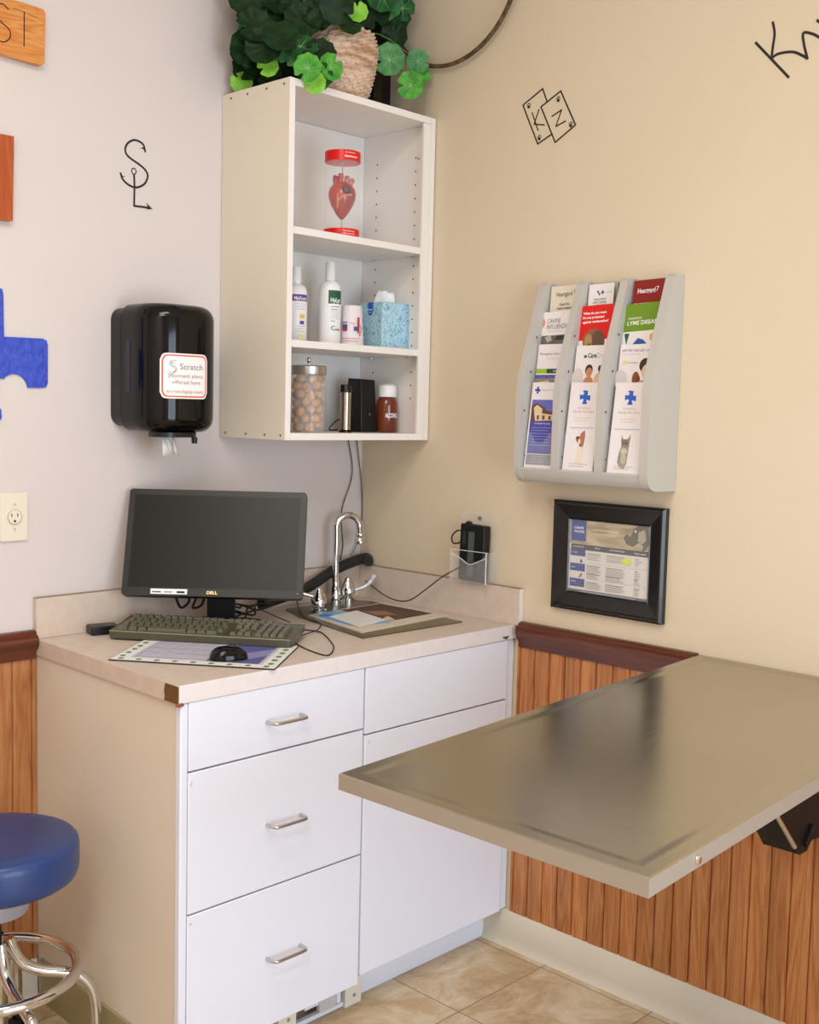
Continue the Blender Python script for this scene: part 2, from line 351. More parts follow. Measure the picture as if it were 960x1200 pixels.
def front(name, x0, x1, z0, z1): 
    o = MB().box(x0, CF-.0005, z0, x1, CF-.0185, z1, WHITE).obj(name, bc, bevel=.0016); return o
def handle(par, x, z):
    pts = [(x-.049, CF-.018, z), (x-.049, CF-.036, z), (x-.044, CF-.0455, z), (x-.034, CF-.0485, z), (x+.034, CF-.0485, z), (x+.044, CF-.0455, z), (x+.049, CF-.036, z), (x+.049, CF-.018, z)]
    MB().tube(pts, .0042, STEELB, 10, 3).obj('handle', par)
    
d1 = front('drawer', CL+.022, -.5835,   .7275, .8745); handle(d1, -.833, .797)
d2 = front('drawer', CL+.022, -.5835, .4165, .7235); handle(d2, -.829, .5615)
d3 = front('drawer', CL+.022, -.5835, .086, .4125); handle(d3, -.824, .249)
front('false_drawer_front', -.5775, CR-.036, .7115, .8742)
dr = front('door', -.5775, CR-.036, .106, .7075)
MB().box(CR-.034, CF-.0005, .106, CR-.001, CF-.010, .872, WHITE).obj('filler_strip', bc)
for x, z, p in ((-1.082, .70, d2), (-1.082, .395, d3), (-.565, .69, dr)):
    MB().lathe([(.0034, 0), (.0034, .001)], mat('#E4CDBC', .5), (x, CF-.0186, z), 10, M=Matrix.Rotation(math.pi/2, 4, 'X')).obj('screw_cap', p, label='small tan screw cap')
bs = MB(); bs.prism([(-1.1025, -.03), (-1.0965, -.03), (CL+.002, CF+.004), (CL-.005, CF+.004)], .0005, .108, OLIVEV, lambda u, v, h: Vector((u, v, h))); bs.obj('cove_base', bc, bevel=.003, label='olive vinyl cove base along the cabinet side')
# ================================================================== COUNTERTOP
ct = thing('countertop', 'speckled taupe laminate countertop with raised backsplashes and a chipped left corner', 'countertop', (-.56, -.3, .876))
TZ0, TZ = .8755, .914
b = MB()
LX, LB = -1.118, -1.101
b.prism([(LB, -.0015), (-.0015, -.0015), (-.0015, -.634), (LX, -.634)], TZ0, TZ, LAM, lambda u, v, h: Vector((u, v, h))); b.box(LX, -.634, TZ0, -.0015, -.6395, TZ, LAME)
b.obj('worktop', ct, bevel=.0012)
b = MB(); b.box(LB, -.0016, TZ+.0003, -.0015, -.0185, 1.014, LAM); b.obj('backsplash', ct, bevel=.001, label='backsplash along the pale back wall')
b = MB(); b.box(-.0185, -.019, TZ+.0003, -.0016, -.655, 1.014, LAM); b.box(-.0188, -.655, .868, -.0016, -.6555, 1.0138, LAME); b.obj('backsplash', ct, bevel=.001, label='side splash along the tan right wall')
DKL = mat('#9A826C', .6)
b = MB(); b.box(LB, -.0012, 1.0142, -.0016, -.0186, 1.0152, DKL); b.box(-.0186, -.02, 1.0142, -.0012, -.655, 1.0152, DKL); b.obj('seam', ct, label='thin dark seam line along the splash tops')
b = MB(); b.prism([(-.6398, .877), (-.590, .877), (-.5935, .8865), (-.590, .896), (-.594, .9135), (-.6398, .9135)], LX-.0012, LX+.002, mat('#6B4A22', .85), lambda u, v, h: Vector((h, u, v)))
b.obj('chipped_core', ct, label='bare brown particle board where the edge has chipped off')
b = MB(); b.ball((-1.112, -.637, .874), .008, mat('#8F4A34', .6), sc=(1.3, .8, .6)); b.obj('filler_blob', ct, label='reddish blob of filler under the corner')
b = MB(); b.prism([(-.070, .886), (-.052, .878), (-.040, .886)], -.6412, -.6385, mat('#5A4024', .8), lambda u, v, h: Vector((u, h, v))); b.obj('edge_chip', ct)
# ================================================================== WALL CABINET
UL, UR, UF, UB, UT = -.546, -.004, -.2815, 1.408, 2.325
wc = thing('wall_cabinet', 'open white wall cabinet with two shelves hung in the corner, almond side panel', 'cabinet', (-.27, -.14, UB))
T = .018
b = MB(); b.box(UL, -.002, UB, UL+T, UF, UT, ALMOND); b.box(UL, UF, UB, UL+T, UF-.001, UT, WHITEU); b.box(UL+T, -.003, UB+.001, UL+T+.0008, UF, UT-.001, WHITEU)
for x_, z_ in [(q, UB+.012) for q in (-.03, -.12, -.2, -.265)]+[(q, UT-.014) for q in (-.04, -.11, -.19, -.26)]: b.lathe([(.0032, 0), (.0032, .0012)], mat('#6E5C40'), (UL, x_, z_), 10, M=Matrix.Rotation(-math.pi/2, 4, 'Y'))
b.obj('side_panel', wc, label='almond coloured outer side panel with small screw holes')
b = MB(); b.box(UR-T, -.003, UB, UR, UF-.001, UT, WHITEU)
PIN = mat('#4A443C', .7)
z = UB+.12
while z < UT-.08:
    for y in (-.065, -.225):
        if not (1.93 < z < 1.965 or 1.64 < z < 1.675): b.lathe([(.0026, 0), (.0026, .0006)], PIN, (UR-T, y, z), 8, M=Matrix.Rotation(-math.pi/2, 4, 'Y'))
    z += .0385
b.lathe([(.0026, 0), (.0026, .0006)], PIN, (UR-T, -.235, 2.217), 8, M=Matrix.Rotation(-math.pi/2, 4, 'Y'))
b.obj('side_panel', wc, label='white inner side panel with two rows of shelf pin holes')
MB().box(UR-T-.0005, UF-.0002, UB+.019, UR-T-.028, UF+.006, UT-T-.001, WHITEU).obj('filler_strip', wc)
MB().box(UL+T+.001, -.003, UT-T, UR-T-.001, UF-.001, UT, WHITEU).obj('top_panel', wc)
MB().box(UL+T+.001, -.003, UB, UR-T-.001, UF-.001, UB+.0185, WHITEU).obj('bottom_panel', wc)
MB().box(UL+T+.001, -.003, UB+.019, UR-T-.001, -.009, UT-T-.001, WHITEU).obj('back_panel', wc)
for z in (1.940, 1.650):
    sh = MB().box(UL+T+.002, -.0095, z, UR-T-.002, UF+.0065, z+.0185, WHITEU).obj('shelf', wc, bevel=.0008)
    for x in (UL+T+.006, UR-T-.008):
        for y in (-.065, -.225): MB().lathe([(.004, 0), (.004, .005)], STEELB, (x, y, z-.0052), 10).obj('shelf_pin', sh)
S1, S2, S3 = 1.9587, 1.6687, 1.4268
def onray(px, py, y): return at(px, py, 1, y)
def cylfn(c, r, a0):     # curved label mapping: u runs along the arc, v up
    c = Vector(c)
    def curved(u, v, h):
        a = a0+u/r; return c+Vector(((r+h)*math.cos(a), (r+h)*math.sin(a), v))
    return curved
# --- heart model in a clear tube
RED = mat('#E01912', .3); p = onray(401, 230, -.222); hx, hy = p.x, -.222
hm = thing('heart_model', 'red anatomical heart model hanging in a clear tube with red caps on the upper shelf', 'anatomical model', (hx, hy, S1))
r = .049
def capm(z0, z1): 
    m = MB(); m.lathe([(r*.9, z0), (r, z0+.0005), (r, z1-.001), (r-.003, z1)], RED, (hx, hy, 0), 40)
    return m
VA = math.atan2(CAM.y-hy, CAM.x-hx)
k1 = capm(S1+.0003, S1+.021); art(k1, cylfn((hx, hy, 0), r, VA), [('t', .003, S1+.011, .0045, 'The Ultimate', WHITET, .036), ('t', .003, S1+.004, .0045, 'Heartworm', WHITET, .036)], h=.0005)
k1.obj('bottom_cap', hm)
k2 = capm(S1+.2, S1+.228); art(k2, cylfn((hx, hy, 0), r, VA), [('t', .006, S1+.218, .004, 'The Ultimate', WHITET, .03), ('t', .005, S1+.207, .0062, 'Heartworm', WHITET, .038, .02)], h=.0005)
k2.obj('top_cap', hm)
TUBE = mat('#FFFFFF', .03, alpha=.10, spec=.8, name='clear_tube_plastic')
MB().lathe([(r-.002, S1+.0205), (r-.002, S1+.2005)], TUBE, (hx, hy, 0), 40, cap=False).obj('clear_tube', hm)
HM = noisy('heart_red', '#9A1812', '#CC3426', 22, .3, coat=.5); HP = mat('#C77B72', .4); HD = mat('#5A1A1C', .4); FAT = mat('#D08A5A', .4)
b = MB(); b.tube([(hx, hy, S1+.021), (hx, hy, S1+.2)], .0018, STEELB, 8, 1); b.obj('rod', hm)
b = MB(); zc = S1+.105
prof = [(.0005, -.060), (.008, -.055), (.018, -.042), (.029, -.024), (.036, -.006), (.038, .008), (.035, .022), (.027, .033), (.015, .041), (.0005, .044)]
b.lathe(prof, HM, (hx, hy, zc+.003), 24, cap=False)
b.obj('heart_muscle', hm)
cdir = Vector((math.cos(VA), math.sin(VA), 0)); side = Vector((-cdir.y, cdir.x, 0))   # side points to picture right
H0 = Vector((hx, hy, zc))
b = MB(); b.ball(H0+cdir*.026+side*.010+Vector((0, 0, .018)), .0150, HD, sc=(1, 1, 1)); b.obj('heart_chamber', hm, label='dark maroon chamber opening')
b = MB(); b.tube([H0+cdir*.034-side*.012+Vector((0, 0, -.012)), H0+cdir*.0375+side*.004+Vector((0, 0, .002)), H0+cdir*.030+side*.026+Vector((0, 0, .006))], .0028, FAT, 8); b.tube([H0+cdir*.026-side*.012+Vector((0, 0, -.03)), H0+cdir*.036-side*.012+Vector((0, 0, -.008)), H0+cdir*.03-side*.012+Vector((0, 0, .02))], .0024, FAT, 8); b.obj('fat_band', hm, label='orange tan fatty bands')
b = MB()
for s0, a in ((-.014, (-.018, .058)), (-.004, (-.004, .066)), (.008, (.012, .058)), (.017, (.026, .046))):
    b.tube([H0+side*s0+Vector((0, 0, .03)), H0+side*(s0+a[0])*.6+Vector((0, 0, .048)), H0+side*a[0]+cdir*.006+Vector((0, 0, a[1]))], .0075, HP if s0 > .005 else HM, 10)
b.obj('vessels', hm)
# --- shampoo bottles
WB = mat('#F2F0EF', .35)
def bottle(px, y, h, r, label, bands, group=None):
    p = onray(px, 395, y); x = p.x; t = thing('shampoo_bottle', label, 'bottle', (x, y, S2), group)
    z0 = S2+.0003; hb = h*.765
    MB_ = MB(); MB_.lathe([(r*.9, z0), (r, z0+.004), (r, z0+hb*.84), (r*.95, z0+hb*.92), (r*.76, z0+hb*.985), (r*.46, z0+hb*1.01), (r*.40, z0+hb*1.01+.003)], WB, (x, y, 0), 36)
    va = math.atan2(CAM.y-y, CAM.x-x); art(MB_, cylfn((x, y, 0), r, va), bands(z0), h=.0004)
    MB_.obj('bottle_body', t)
    MB().lathe([(r*.47, z0+hb*1.01+.003), (r*.47, z0+hb+.01), (r*.43, z0+h-.002), (r*.40, z0+h)], WB, (x, y, 0), 24).obj('cap', t, label='tapered white cap')
    return t
GRN = mat('#17593C', .5); PUR = mat('#6A3F97', .5); YEL = mat('#E8C55A', .5); GRY = mat('#8B8B90', .5); LGY = mat('#B9B9BE', .5)
def lines(u0, u1, v0, n, dv, m=LGY, hgt=.0012): return [('r', u0, v0-i*dv, u0+(u1-u0)*(1-.25*((i*7) % 4)/4), v0-i*dv+hgt, m) for i in range(n)]
bottle(386, -.15, .232, .0315, 'white shampoo bottle with a green label band on the middle shelf', lambda z: [('r', -.004, z+.115, .0395, z+.152, GRN), ('t', .002, z+.119, .012, 'HyLyt', WHITET, .030, .03)]+lines(.003, .028, z+.106, 2, .008, GRY, .002)+lines(.003, .03, z+.092, 4, .006)+lines(.003, .014, z+.066, 1, .006, GRY, .002)+[('t', .004, z+.042, .012, 'C', GRN), ('r', .016, z+.042, .03, z+.046, GRY)])
bottle(346, -.15, .205, .0315, 'white shampoo bottle with a purple label band at the left end of the middle shelf', lambda z: [('r', -.01, z+.112, .0395, z+.13, PUR), ('t', -.004, z+.115, .010, 'MalAcetic', WHITET, .04, .01)]+lines(.0, .032, z+.104, 3, .007)+[('r', .012, z+.066, .026, z+.077, YEL), ('r', .012, z+.05, .024, z+.059, PUR), ('r', .008, z+.01, .026, z+.022, mat('#EADFA8', .5))]+lines(.002, .03, z+.044, 3, .007))
# --- tapered plastic cup, upside down, printed
p = onray(412, 395, -.165); cx_, cy_ = p.x, -.165; z0 = S2+.0003
b = MB(); CUPM = mat('#E8DEE2', .4); b.lathe([(.0345, z0), (.0365, z0+.002), (.0355, z0+.006), (.0285, z0+.112), (.0265, z0+.116)], CUPM, (cx_, cy_, 0), 36)
va = math.atan2(CAM.y-cy_, CAM.x-cx_); K = mat('#B0303A', .5); KB = mat('#46508C', .5); PK = mat('#D89AA6', .5)
art(b, cylfn((cx_, cy_, 0), .0335, va), [('r', -.03, z0+.066, -.012, z0+.07, GRY), ('r', -.028, z0+.045, -.012, z0+.062, KB), ('r', -.026, z0+.043, -.014, z0+.053, K), ('r', .006, z0+.044, .02, z0+.056, KB), ('r', .016, z0+.038, .022, z0+.082, K), ('l', [(.022, z0+.03), (.03, z0+.05), (.024, z0+.06)], .002, K), ('r', -.03, z0+.014, .02, z0+.016, PK), ('r', -.03, z0+.022, .024, z0+.024, PK), ('r', -.006, z0+.064, .008, z0+.066, PK)], h=.0012)
tag(b.obj('printed_cup', origin=(cx_, cy_, S2)), 'small pinkish white printed cup standing upside down beside the blue tissue box', 'cup')
# --- tissue box
BXM = bpy.data.materials.new('tissue_box_print'); BXM.use_nodes = True; L = BXM.node_tree.links; bb = BXM.node_tree.nodes['Principled BSDF']
g = N(BXM, 'ShaderNodeNewGeometry'); n1 = N(BXM, 'ShaderNodeTexVoronoi'); n1.inputs['Scale'].default_value = 120; mp = N(BXM, 'ShaderNodeMapping'); mp.inputs['Scale'].default_value = (1, 1, .7); L.new(g.outputs['Position'], mp.inputs[0]); n0 = N(BXM, 'ShaderNodeTexNoise'); n0.inputs['Scale'].default_value = 25; L.new(mp.outputs[0], n0.inputs[0]); L.new(n0.outputs['Color'], n1.inputs['Vector'])
n1.inputs['Scale'].default_value = 15
rp = N(BXM, 'ShaderNodeValToRGB'); e = rp.color_ramp.elements; e[0].position = 0; e[0].color = lin('#3D78BE'); e[1].position = .62; e[1].color = lin('#B4D6E8'); q = e.new(.16); q.color = lin('#4E8CCB'); q = e.new(.3); q.color = lin('#8CC0E4'); q = e.new(.45); q.color = lin('#A4CCC8')
L.new(n1.outputs['Distance'], rp.inputs[0]); L.new(rp.outputs[0], bb.inputs['Base Color']); bb.inputs['Roughness'].default_value = .6
p = onray(451, 380, -.155); tx, ty = p.x, -.155; ta = math.radians(43)
tb = thing('tissue_box', 'blue mottled cube tissue box with a white tissue sticking out on the middle shelf', 'tissue box', (tx, ty, S2))
M = Matrix.Translation((tx, ty, S2+.0004)) @ Matrix.Rotation(-.10, 4, 'Z')
b = MB(); hw, hh_, = .0545, .134
b.box(-hw, -hw, 0, hw, hw, hh_, BXM, M)
BL = mat('#1E5FC2', .5)
fnl = lambda u, v, h: M @ Vector((-hw-h, -u, v))
art(b, fnl, [('p', [(-.012, .134), (-.012, .107), (-.008, .099), (0, .096), (.008, .099), (.012, .107), (.012, .134)][::-1], BL), ('t', -.0105, .111, .0055, 'Kleenex', WHITET, .021, .02), ('r', -.004, .1045, .004, .106, WHITET)], h=.0004)
b.obj('carton', tb, bevel=.001)
b = MB(); vs = []; 
pl = [(-.030, 0, 0), (-.012, .010, .004), (0.004, -.006, 0), (.018, .010, 0), (.032, .002, 0)]
for k, zz in enumerate((hh_-.003, hh_+.018, hh_+.034, hh_+.044)):
    for i, (u, v, w_) in enumerate(pl):
        sc_ = 1-.14*k; off = .006*math.sin(i*1.9+k); top = (-.012 if i in (1, 3, 4) and k == 3 else 0)
        vs.append(M @ Vector((u*sc_*.8+off*.5-v*.5, -u*sc_*.8+v+off, zz+top)))
n = len(pl); b.add(vs, [(k*n+i, k*n+i+1, (k+1)*n+i+1, (k+1)*n+i) for k in range(3) for i in range(n-1)], mat('#F7F4F4', .8))
o = b.obj('tissue', tb, ang=180); so = o.modifiers.new('s', 'SOLIDIFY'); so.thickness = .0016; ss = o.modifiers.new('ss', 'SUBSURF'); ss.levels = 2; ss.render_levels = 2
# --- treat jar
p = onray(361, 480, -.19); jx, jy = p.x, -.19; jr = .0475; z0 = S3+.0003
jar = thing('treat_jar', 'clear glass jar with a brushed metal lid full of tan treats on the lowest shelf', 'jar', (jx, jy, S3))
JG = mat('#FFFFFF', .02, alpha=.13, spec=.9, name='jar_glass')
b = MB(); b.lathe([(.001, z0), (jr, z0), (jr, z0+.158)], JG, (jx, jy, 0), 48, cap=False); b.lathe([(jr-.003, z0+.158), (jr-.003, z0+.004), (.001, z0+.004)], JG, (jx, jy, 0), 48, cap=False); b.obj('glass_body', jar)
b = MB(); b.lathe([(jr+.0012, z0+.157), (jr+.0016, z0+.158), (jr+.0016, z0+.178), (jr-.001, z0+.181), (.01, z0+.183), (.0005, z0+.183)], STEELB, (jx, jy, 0), 48, cap=False); lid = b.obj('lid', jar, label='brushed metal lid')
MB().lathe([(.0035, z0+.183), (.003, z0+.19), (.0052, z0+.193), (.006, z0+.198), (.004, z0+.203), (.0005, z0+.204)], CHROME, (jx, jy, 0), 16).obj('knob', lid)
TRM = noisy('dog_treat_biscuit', '#9A6322', '#C98E3E', 60, .75, bump=.4, bscale=300)
tr0 = None; k = 0; lay = 0
zz = z0+.016; pts = []
while zz < z0+.146:
    for i in range(6):
        a = i*math.pi/3+lay*.55+R_.uniform(-.12, .12); pts.append((R_.uniform(.0285, .0305), a, zz+R_.uniform(-.0045, .0045)))
    pts.append((.002, 0, zz)); zz += .0212; lay += 1
for rr, a, zt in pts:
    if tr0 is None:
        b = MB(); b.lathe([(.0005, -.0155), (.009, -.0145), (.0122, -.010), (.0132, 0), (.0122, .010), (.009, .0145), (.0005, .0155)], TRM, (0, 0, 0), 14, cap=False)
        tr0 = b.obj('dog_treat', ang=80); q = tr0
    else: q = tr0.copy(); C.objects.link(q)
    q.location = (jx+rr*math.cos(a), jy+rr*math.sin(a), zt); q.rotation_euler = (R_.uniform(.9, 2.2), R_.uniform(-.5, .5), R_.uniform(0, 6)); s_ = R_.uniform(.88, 1.0); q.scale = (s_, s_, s_*R_.uniform(.85, 1.05))
    tag(q, 'stubby tan dog treat piled inside the glass jar on the lowest shelf', 'dog treat', 'dog treats in the glass jar')
# --- steel handle standing on a black base
p = onray(405, 490, -.19); x, y = p.x, -.19; z0 = S3+.0003
ot = thing('rechargeable_handle', 'slim polished steel instrument handle with black top standing on a small black base', 'instrument handle', (x, y, S3))
MB().lathe([(.019, z0), (.019, z0+.004), (.013, z0+.007)], BLACKG, (x, y, 0), 24).obj('base', ot)
MB().lathe([(.0155, z0+.0072), (.0155, z0+.112)], mat('#B9AFA0', .14, 1), (x, y, 0), 28).obj('steel_barrel', ot)
MB().lathe([(.0165, z0+.112), (.0165, z0+.132), (.015, z0+.134)], BLACKP, (x, y, 0), 28).obj('black_top', ot)
# --- black charger box
p = onray(424, 490, -.14); x, y = p.x, -.14
M = Matrix.Translation((x, y, S3+.0004)) @ Matrix.Rotation(.0, 4, 'Z')
b = MB(); vs = [M @ Vector(v) for v in ((-.03, -.03, 0), (.036, -.03, 0), (.036, .045, 0), (-.03, .045, 0), (-.026, -.022, .152), (.030, -.022, .152), (.030, .035, .156), (-.026, .035, .156))]
b.add(vs, [(3, 2, 1, 0), (4, 5, 6, 7), (0, 1, 5, 4), (1, 2, 6, 5), (2, 3, 7, 6), (3, 0, 4, 7)], BLACKP)
cb = thing('charger_unit', 'black upright tapering charger unit between the steel handle and the alcohol bottle', 'charger', (x, y, S3))
b.obj('housing', cb, bevel=.003, seg=3)
b = MB(); b.lathe([(.003, 0), (.0025, .0015)], mat('#6F7A7A', .2), M @ Vector((.004, -.0282, .052)), 12, M=Matrix.Rotation(math.pi/2, 4, 'X')); b.obj('indicator_lamp', cb)
b = MB(); b.tube([(x-.02, y+.03, S3+.025), (x-.06, y+.025, S3+.035), (x-.085, y+.02, S3+.03), (x-.10, y+.03, S3+.006), (x-.06, y+.04, S3+.005)], .002, CORD, 6); b.obj('power_lead', cb)
# --- alcohol bottle
p = onray(453, 490, -.17); x, y = p.x, -.17; al = thing('alcohol_bottle', 'squat brown bottle lettered ALCOHOL with a white flip cap on the lowest shelf', 'bottle', (x, y, S3))
b = MB(); r = .0325; b.lathe([(r*.9, z0), (r, z0+.004), (r, z0+.08), (r*.94, z0+.092), (r*.78, z0+.102), (r*.72, z0+.104)], mat('#70301A', .15, coat=.3), (x, y, 0), 36)
va = math.atan2(CAM.y-y, CAM.x-x); art(b, cylfn((x, y, 0), r, va), [('t', -.004, z0+.044, .0125, 'ALCOHOL', WHITET, .043, .03)], h=.0004); b.obj('bottle_body', al)
b = MB(); b.lathe([(.027, z0+.104), (.028, z0+.106), (.0275, z0+.128), (.0265, z0+.1285), (.026, z0+.137), (.018, z0+.1425), (.001, z0+.1435)], WB, (x, y, 0), 30); b.obj('flip_cap', al, label='white flip cap')
# ================================================================== PLANT ON TOP
p = onray(397, 100, -.16); bx, by = p.x, -.16
pl = thing('potted_ivy', 'trailing artificial geranium ivy in a woven straw basket on top of the wall cabinet', 'plant', (bx, by, UT))
b = MB(); BK = noisy('woven_straw', '#B98F6C', '#E8CDB4', 9, .7, stretch=(1, 1, 9), bump=.8, bscale=40, pos=(.3, .6))
H = .19; nn = 12; prof = [(.068, UT+.0005)]
for k in range(nn*2+1):
    t = k/(nn*2); base = .070+.034*math.sin(min(1, t*1.25)*1.5)-(.012*max(0, t-.8)*5); prof.append((base+(.0028 if k % 2 else 0), UT+.002+t*H))
b.lathe(prof, BK, (bx, by, 0), 48)
# woven strands: short slanted raised straws in rows
for row in range(13):
    t = (row+.5)/13; rr = .070+.034*math.sin(min(1, t*1.25)*1.5)-(.012*max(0, t-.8)*5)+.002; z = UT+.003+t*H
    for k in range(22):
        a = 2*math.pi*(k+.5*(row % 2))/22
        P_ = [(bx+rr*math.cos(a+d), by+rr*math.sin(a+d), z+e_) for d, e_ in ((-.13, -.005), (0, 0), (.13, .005))]
        b.tube(P_, .0042, BK, 5, 2)
b.obj('basket', pl, ang=70)
LEAFS = [noisy('leaf_'+str(i), a_, b_, 45, .5, spec=.25) for i, (a_, b_) in enumerate((('#072009', '#11380F'), ('#15451F', '#266A32'), ('#3C8A2E', '#5FAE3C'), ('#7CBE38', '#94D24A'), ('#3D7A48', '#5C9A60')))]
STEM = mat('#5E7A3A', .6)
def leaf(mb, c, s, nrm, kind, spin=0, cup=.18):
    nrm = Vector(nrm).normalized(); U = nrm.orthogonal().normalized(); V = nrm.cross(U); c = Vector(c)
    n = 45; vs = [c]
    for ring in (.5, 1):
        for i in range(n):
            a = 2*math.pi*i/n; notch = 1-.55*math.exp(-((a-math.pi)/.16)**2)
            rr = s*ring*(1+.035*math.cos(9*a)+.012*math.cos(27*a) if ring == 1 else 1)*(notch if ring == 1 else 1)
            h = cup*s*ring*ring+.04*s*math.cos(9*a)*ring
            vs.append(c+(U*math.cos(a+spin)+V*math.sin(a+spin))*rr+nrm*h)
    fs = [(0, 1+i, 1+(i+1) % n) for i in range(n)]+[(1+i, 1+n+i, 1+n+(i+1) % n, 1+(i+1) % n) for i in range(n)]
    mb.add(vs, fs, LEAFS[kind])
    if kind in (1, 2, 4):   # pale veins
        for k in range(7):
            a = -2.4+k*.8+spin; d = U*math.cos(a)+V*math.sin(a); q = nrm.cross(d)*s*.02; o_ = nrm*(s*.015)
            mb.add([c-q+o_, c+q+o_, c+d*s*.9+nrm*(cup*s*.8)+o_], [(0, 1, 2)], LEAFV)
LEAFV = mat('#8FBF7A', .5)
fm = MB(); tc = lambda q: (CAM-Vector(q)).normalized()
def lf(px, py, y, s, kind, tilt=(0, 0, 0), spin=None):
    q = at(px, py, 1, y); leaf(fm, q, s, tc(q)+Vector(tilt), kind, R_.uniform(0, 6) if spin is None else spin)
fl = [(283, 96, -.05, .030, 3, (0, 0, .1)), (314, 78, -.17, .028, 3, (0, 0, .3)), (292, 80, -.06, .045, 0, (.2, 0, 0)), (369, 97, -.30, .028, 3, (.1, 0, .1)), (387, 79, -.31, .035, 2, (.5, 0, .3)), (361, 80, -.31, .036, 2, (-.4, 0, .2)), (374, 88, -.29, .036, 1, (0, 0, -.2)), (376, 62, -.27, .040, 0, (.2, 0, .6)), (340, 68, -.22, .034, 4, (0, 0, .8)), (420, 14, -.285, .026, 3, (0, 0, .2)), (456, 70, -.235, .044, 4, (0, 0, .2)), (490, 72, -.262, .033, 4, (.1, 0, .3)), (481, 100, -.27, .038, 2, (0, 0, .1)), (491, 90, -.255, .033, 2, (.2, 0, .3)), (452, 5, -.20, .046, 4, (0, 0, .3)), (472, 10, -.22, .035, 1, (0, 0, .1)), (395, 8, -.275, .045, 0, (0, 0, .1)), (408, 26, -.27, .038, 0, (.4, 0, .5)), (462, 42, -.19, .038, 0, (0, 0, .2)), (455, 38, -.1, .05, 0, (0, 0, .2)), (437, 52, -.06, .055, 0, (0, 0, .2)), (438, 90, -.05, .04, 0, (0, 0, 0)), (330, 45, -.22, .05, 0, (0, 0, .8)), (310, 55, -.18, .05, 0, (-.3, 0, .5)), (352, 55, -.24, .046, 1, (.2, 0, 1)), (300, 40, -.12, .05, 1, (-.4, 0, .3)), (335, 20, -.16, .05, 0, (0, 0, .5)), (355, 25, -.2, .05, 0, (0, 0, .5)), (296, 10, -.10, .045, 1, (-.4, 0, .3)), (375, 15, -.22, .05, 0, (0, 0, .6)), (438, 15, -.2, .045, 0, (0, 0, .2)), (322, 90, -.12, .045, 0, (0, 0, .3)), (330, 92, -.08, .05, 0, (0, 0, .3)), (305, 92, -.05, .045, 0, (0, 0, .2)), (300, 70, -.10, .045, 0, (0, 0, .4)), (330, 4, -.1, .02, 3, (0, 0, .2)), (350, 2, -.12, .02, 3, (0, 0, .2))]
for q in fl: lf(*q)
for k in range(46):
    px = R_.uniform(288, 372); py = R_.uniform(-45, 88); lf(px, py, R_.uniform(-.16, -.05), R_.uniform(.035, .052), R_.choice((0, 0, 0, 1)), (R_.uniform(-.6, .6), 0, R_.uniform(.1, .9)))
for k in range(34):
    px = R_.uniform(370, 470); py = R_.uniform(-60, 22); lf(px, py, R_.uniform(-.24, -.08), R_.uniform(.035, .052), R_.choice((0, 0, 1)), (R_.uniform(-.6, .6), 0, R_.uniform(.1, .9)))
fm.obj('foliage', pl, ang=60)
b = MB(); rim = Vector((bx, by, UT+.19))
for px, py, y in ((283, 96, -.05), (314, 78, -.17), (369, 92, -.29), (376, 62, -.26), (456, 70, -.23), (489, 72, -.255), (482, 96, -.262), (452, 5, -.19), (300, 40, -.12), (340, 68, -.21)):
    q = at(px, py, 1, y+.004); md = (rim+q)/2+Vector((0, 0, .04)); b.tube([rim-Vector((0, 0, .05)), rim, md, q], .0016, STEM, 5)
b.obj('stems', pl)
p = at(430, 100, 1, -.05)
b = MB(); M = Matrix.Translation((p.x, -.075, UT+.0005)) @ Matrix.Rotation(.35, 4, 'Z')
kb = thing('dark_storage_box', 'dark brown ribbed box standing behind the basket on the wall cabinet', 'box', (p.x, -.075, UT))
b.box(-.055, -.035, 0, .055, .035, .24, mat('#0E0C0A', .5), M); b.obj('box_body', kb, bevel=.003)
b = MB(); RIB = mat('#3A2C20', .5)
for i in range(9): b.box(-.050+i*.0042, -.0375, .01, -.0482+i*.0042, -.0348, .22, RIB, M)
b.obj('ribs', kb)
# wreath hoop on the right wall
VN = noisy('brown_vine', '#3A2A16', '#6E5632', 60, .7, stretch=(1, 1, 1))
b = MB(); cyv, czv, rv = -.345, 2.46+.235, .235
pts = [Vector((-.022, -.345-.0+rv*1.03*math.sin(a), czv-rv*math.cos(a))) for a in [math.radians(d) for d in range(-110, 111, 10)]]
b.tube(pts, .0062, VN, 8, 2); 
tag(b.obj('wreath_hoop', origin=(0, -.345, 2.46)), 'thin brown vine hoop hanging on the tan wall beside the ivy', 'hoop')
# ================================================================== TOWEL DISPENSER
DX0, DX1, DD, DZ0, DZ1 = -.886, -.668, -.198, 1.424, 1.742
dp = thing('paper_towel_dispenser', 'glossy black rounded paper towel dispenser mounted on the pale back wall', 'towel dispenser', ((DX0+DX1)/2, -.01, DZ0))
MB().prism(rrect(DX0, DZ0+.012, DX1, DZ1-.008, .03, 6), .0012, .046, BLACKP, lambda u, v, h: Vector((u, -h, v))).obj('back_shell', dp, bevel=.003)
rd = .088
def outline(s):   # arclength along the front outline, s=0 in the middle
    fl_ = (DX1-DX0)/2-rd; sg = 1 if s >= 0 else -1; a = abs(s); mx_ = (DX0+DX1)/2
    if a <= fl_: return mx_+sg*a, DD, 0.0
    a -= fl_
    if a <= rd*math.pi/2: t = a/rd; return mx_+sg*(fl_+rd*math.sin(t)), DD+rd*(1-math.cos(t)), sg*t
    a -= rd*math.pi/2; return mx_+sg*(fl_+rd), DD+rd+a, sg*math.pi/2
smax = (DX1-DX0)/2-rd+rd*math.pi/2+(-.047-(DD+rd))
ns = 40; nz = 14; vs = []; rt = .038
zs = []
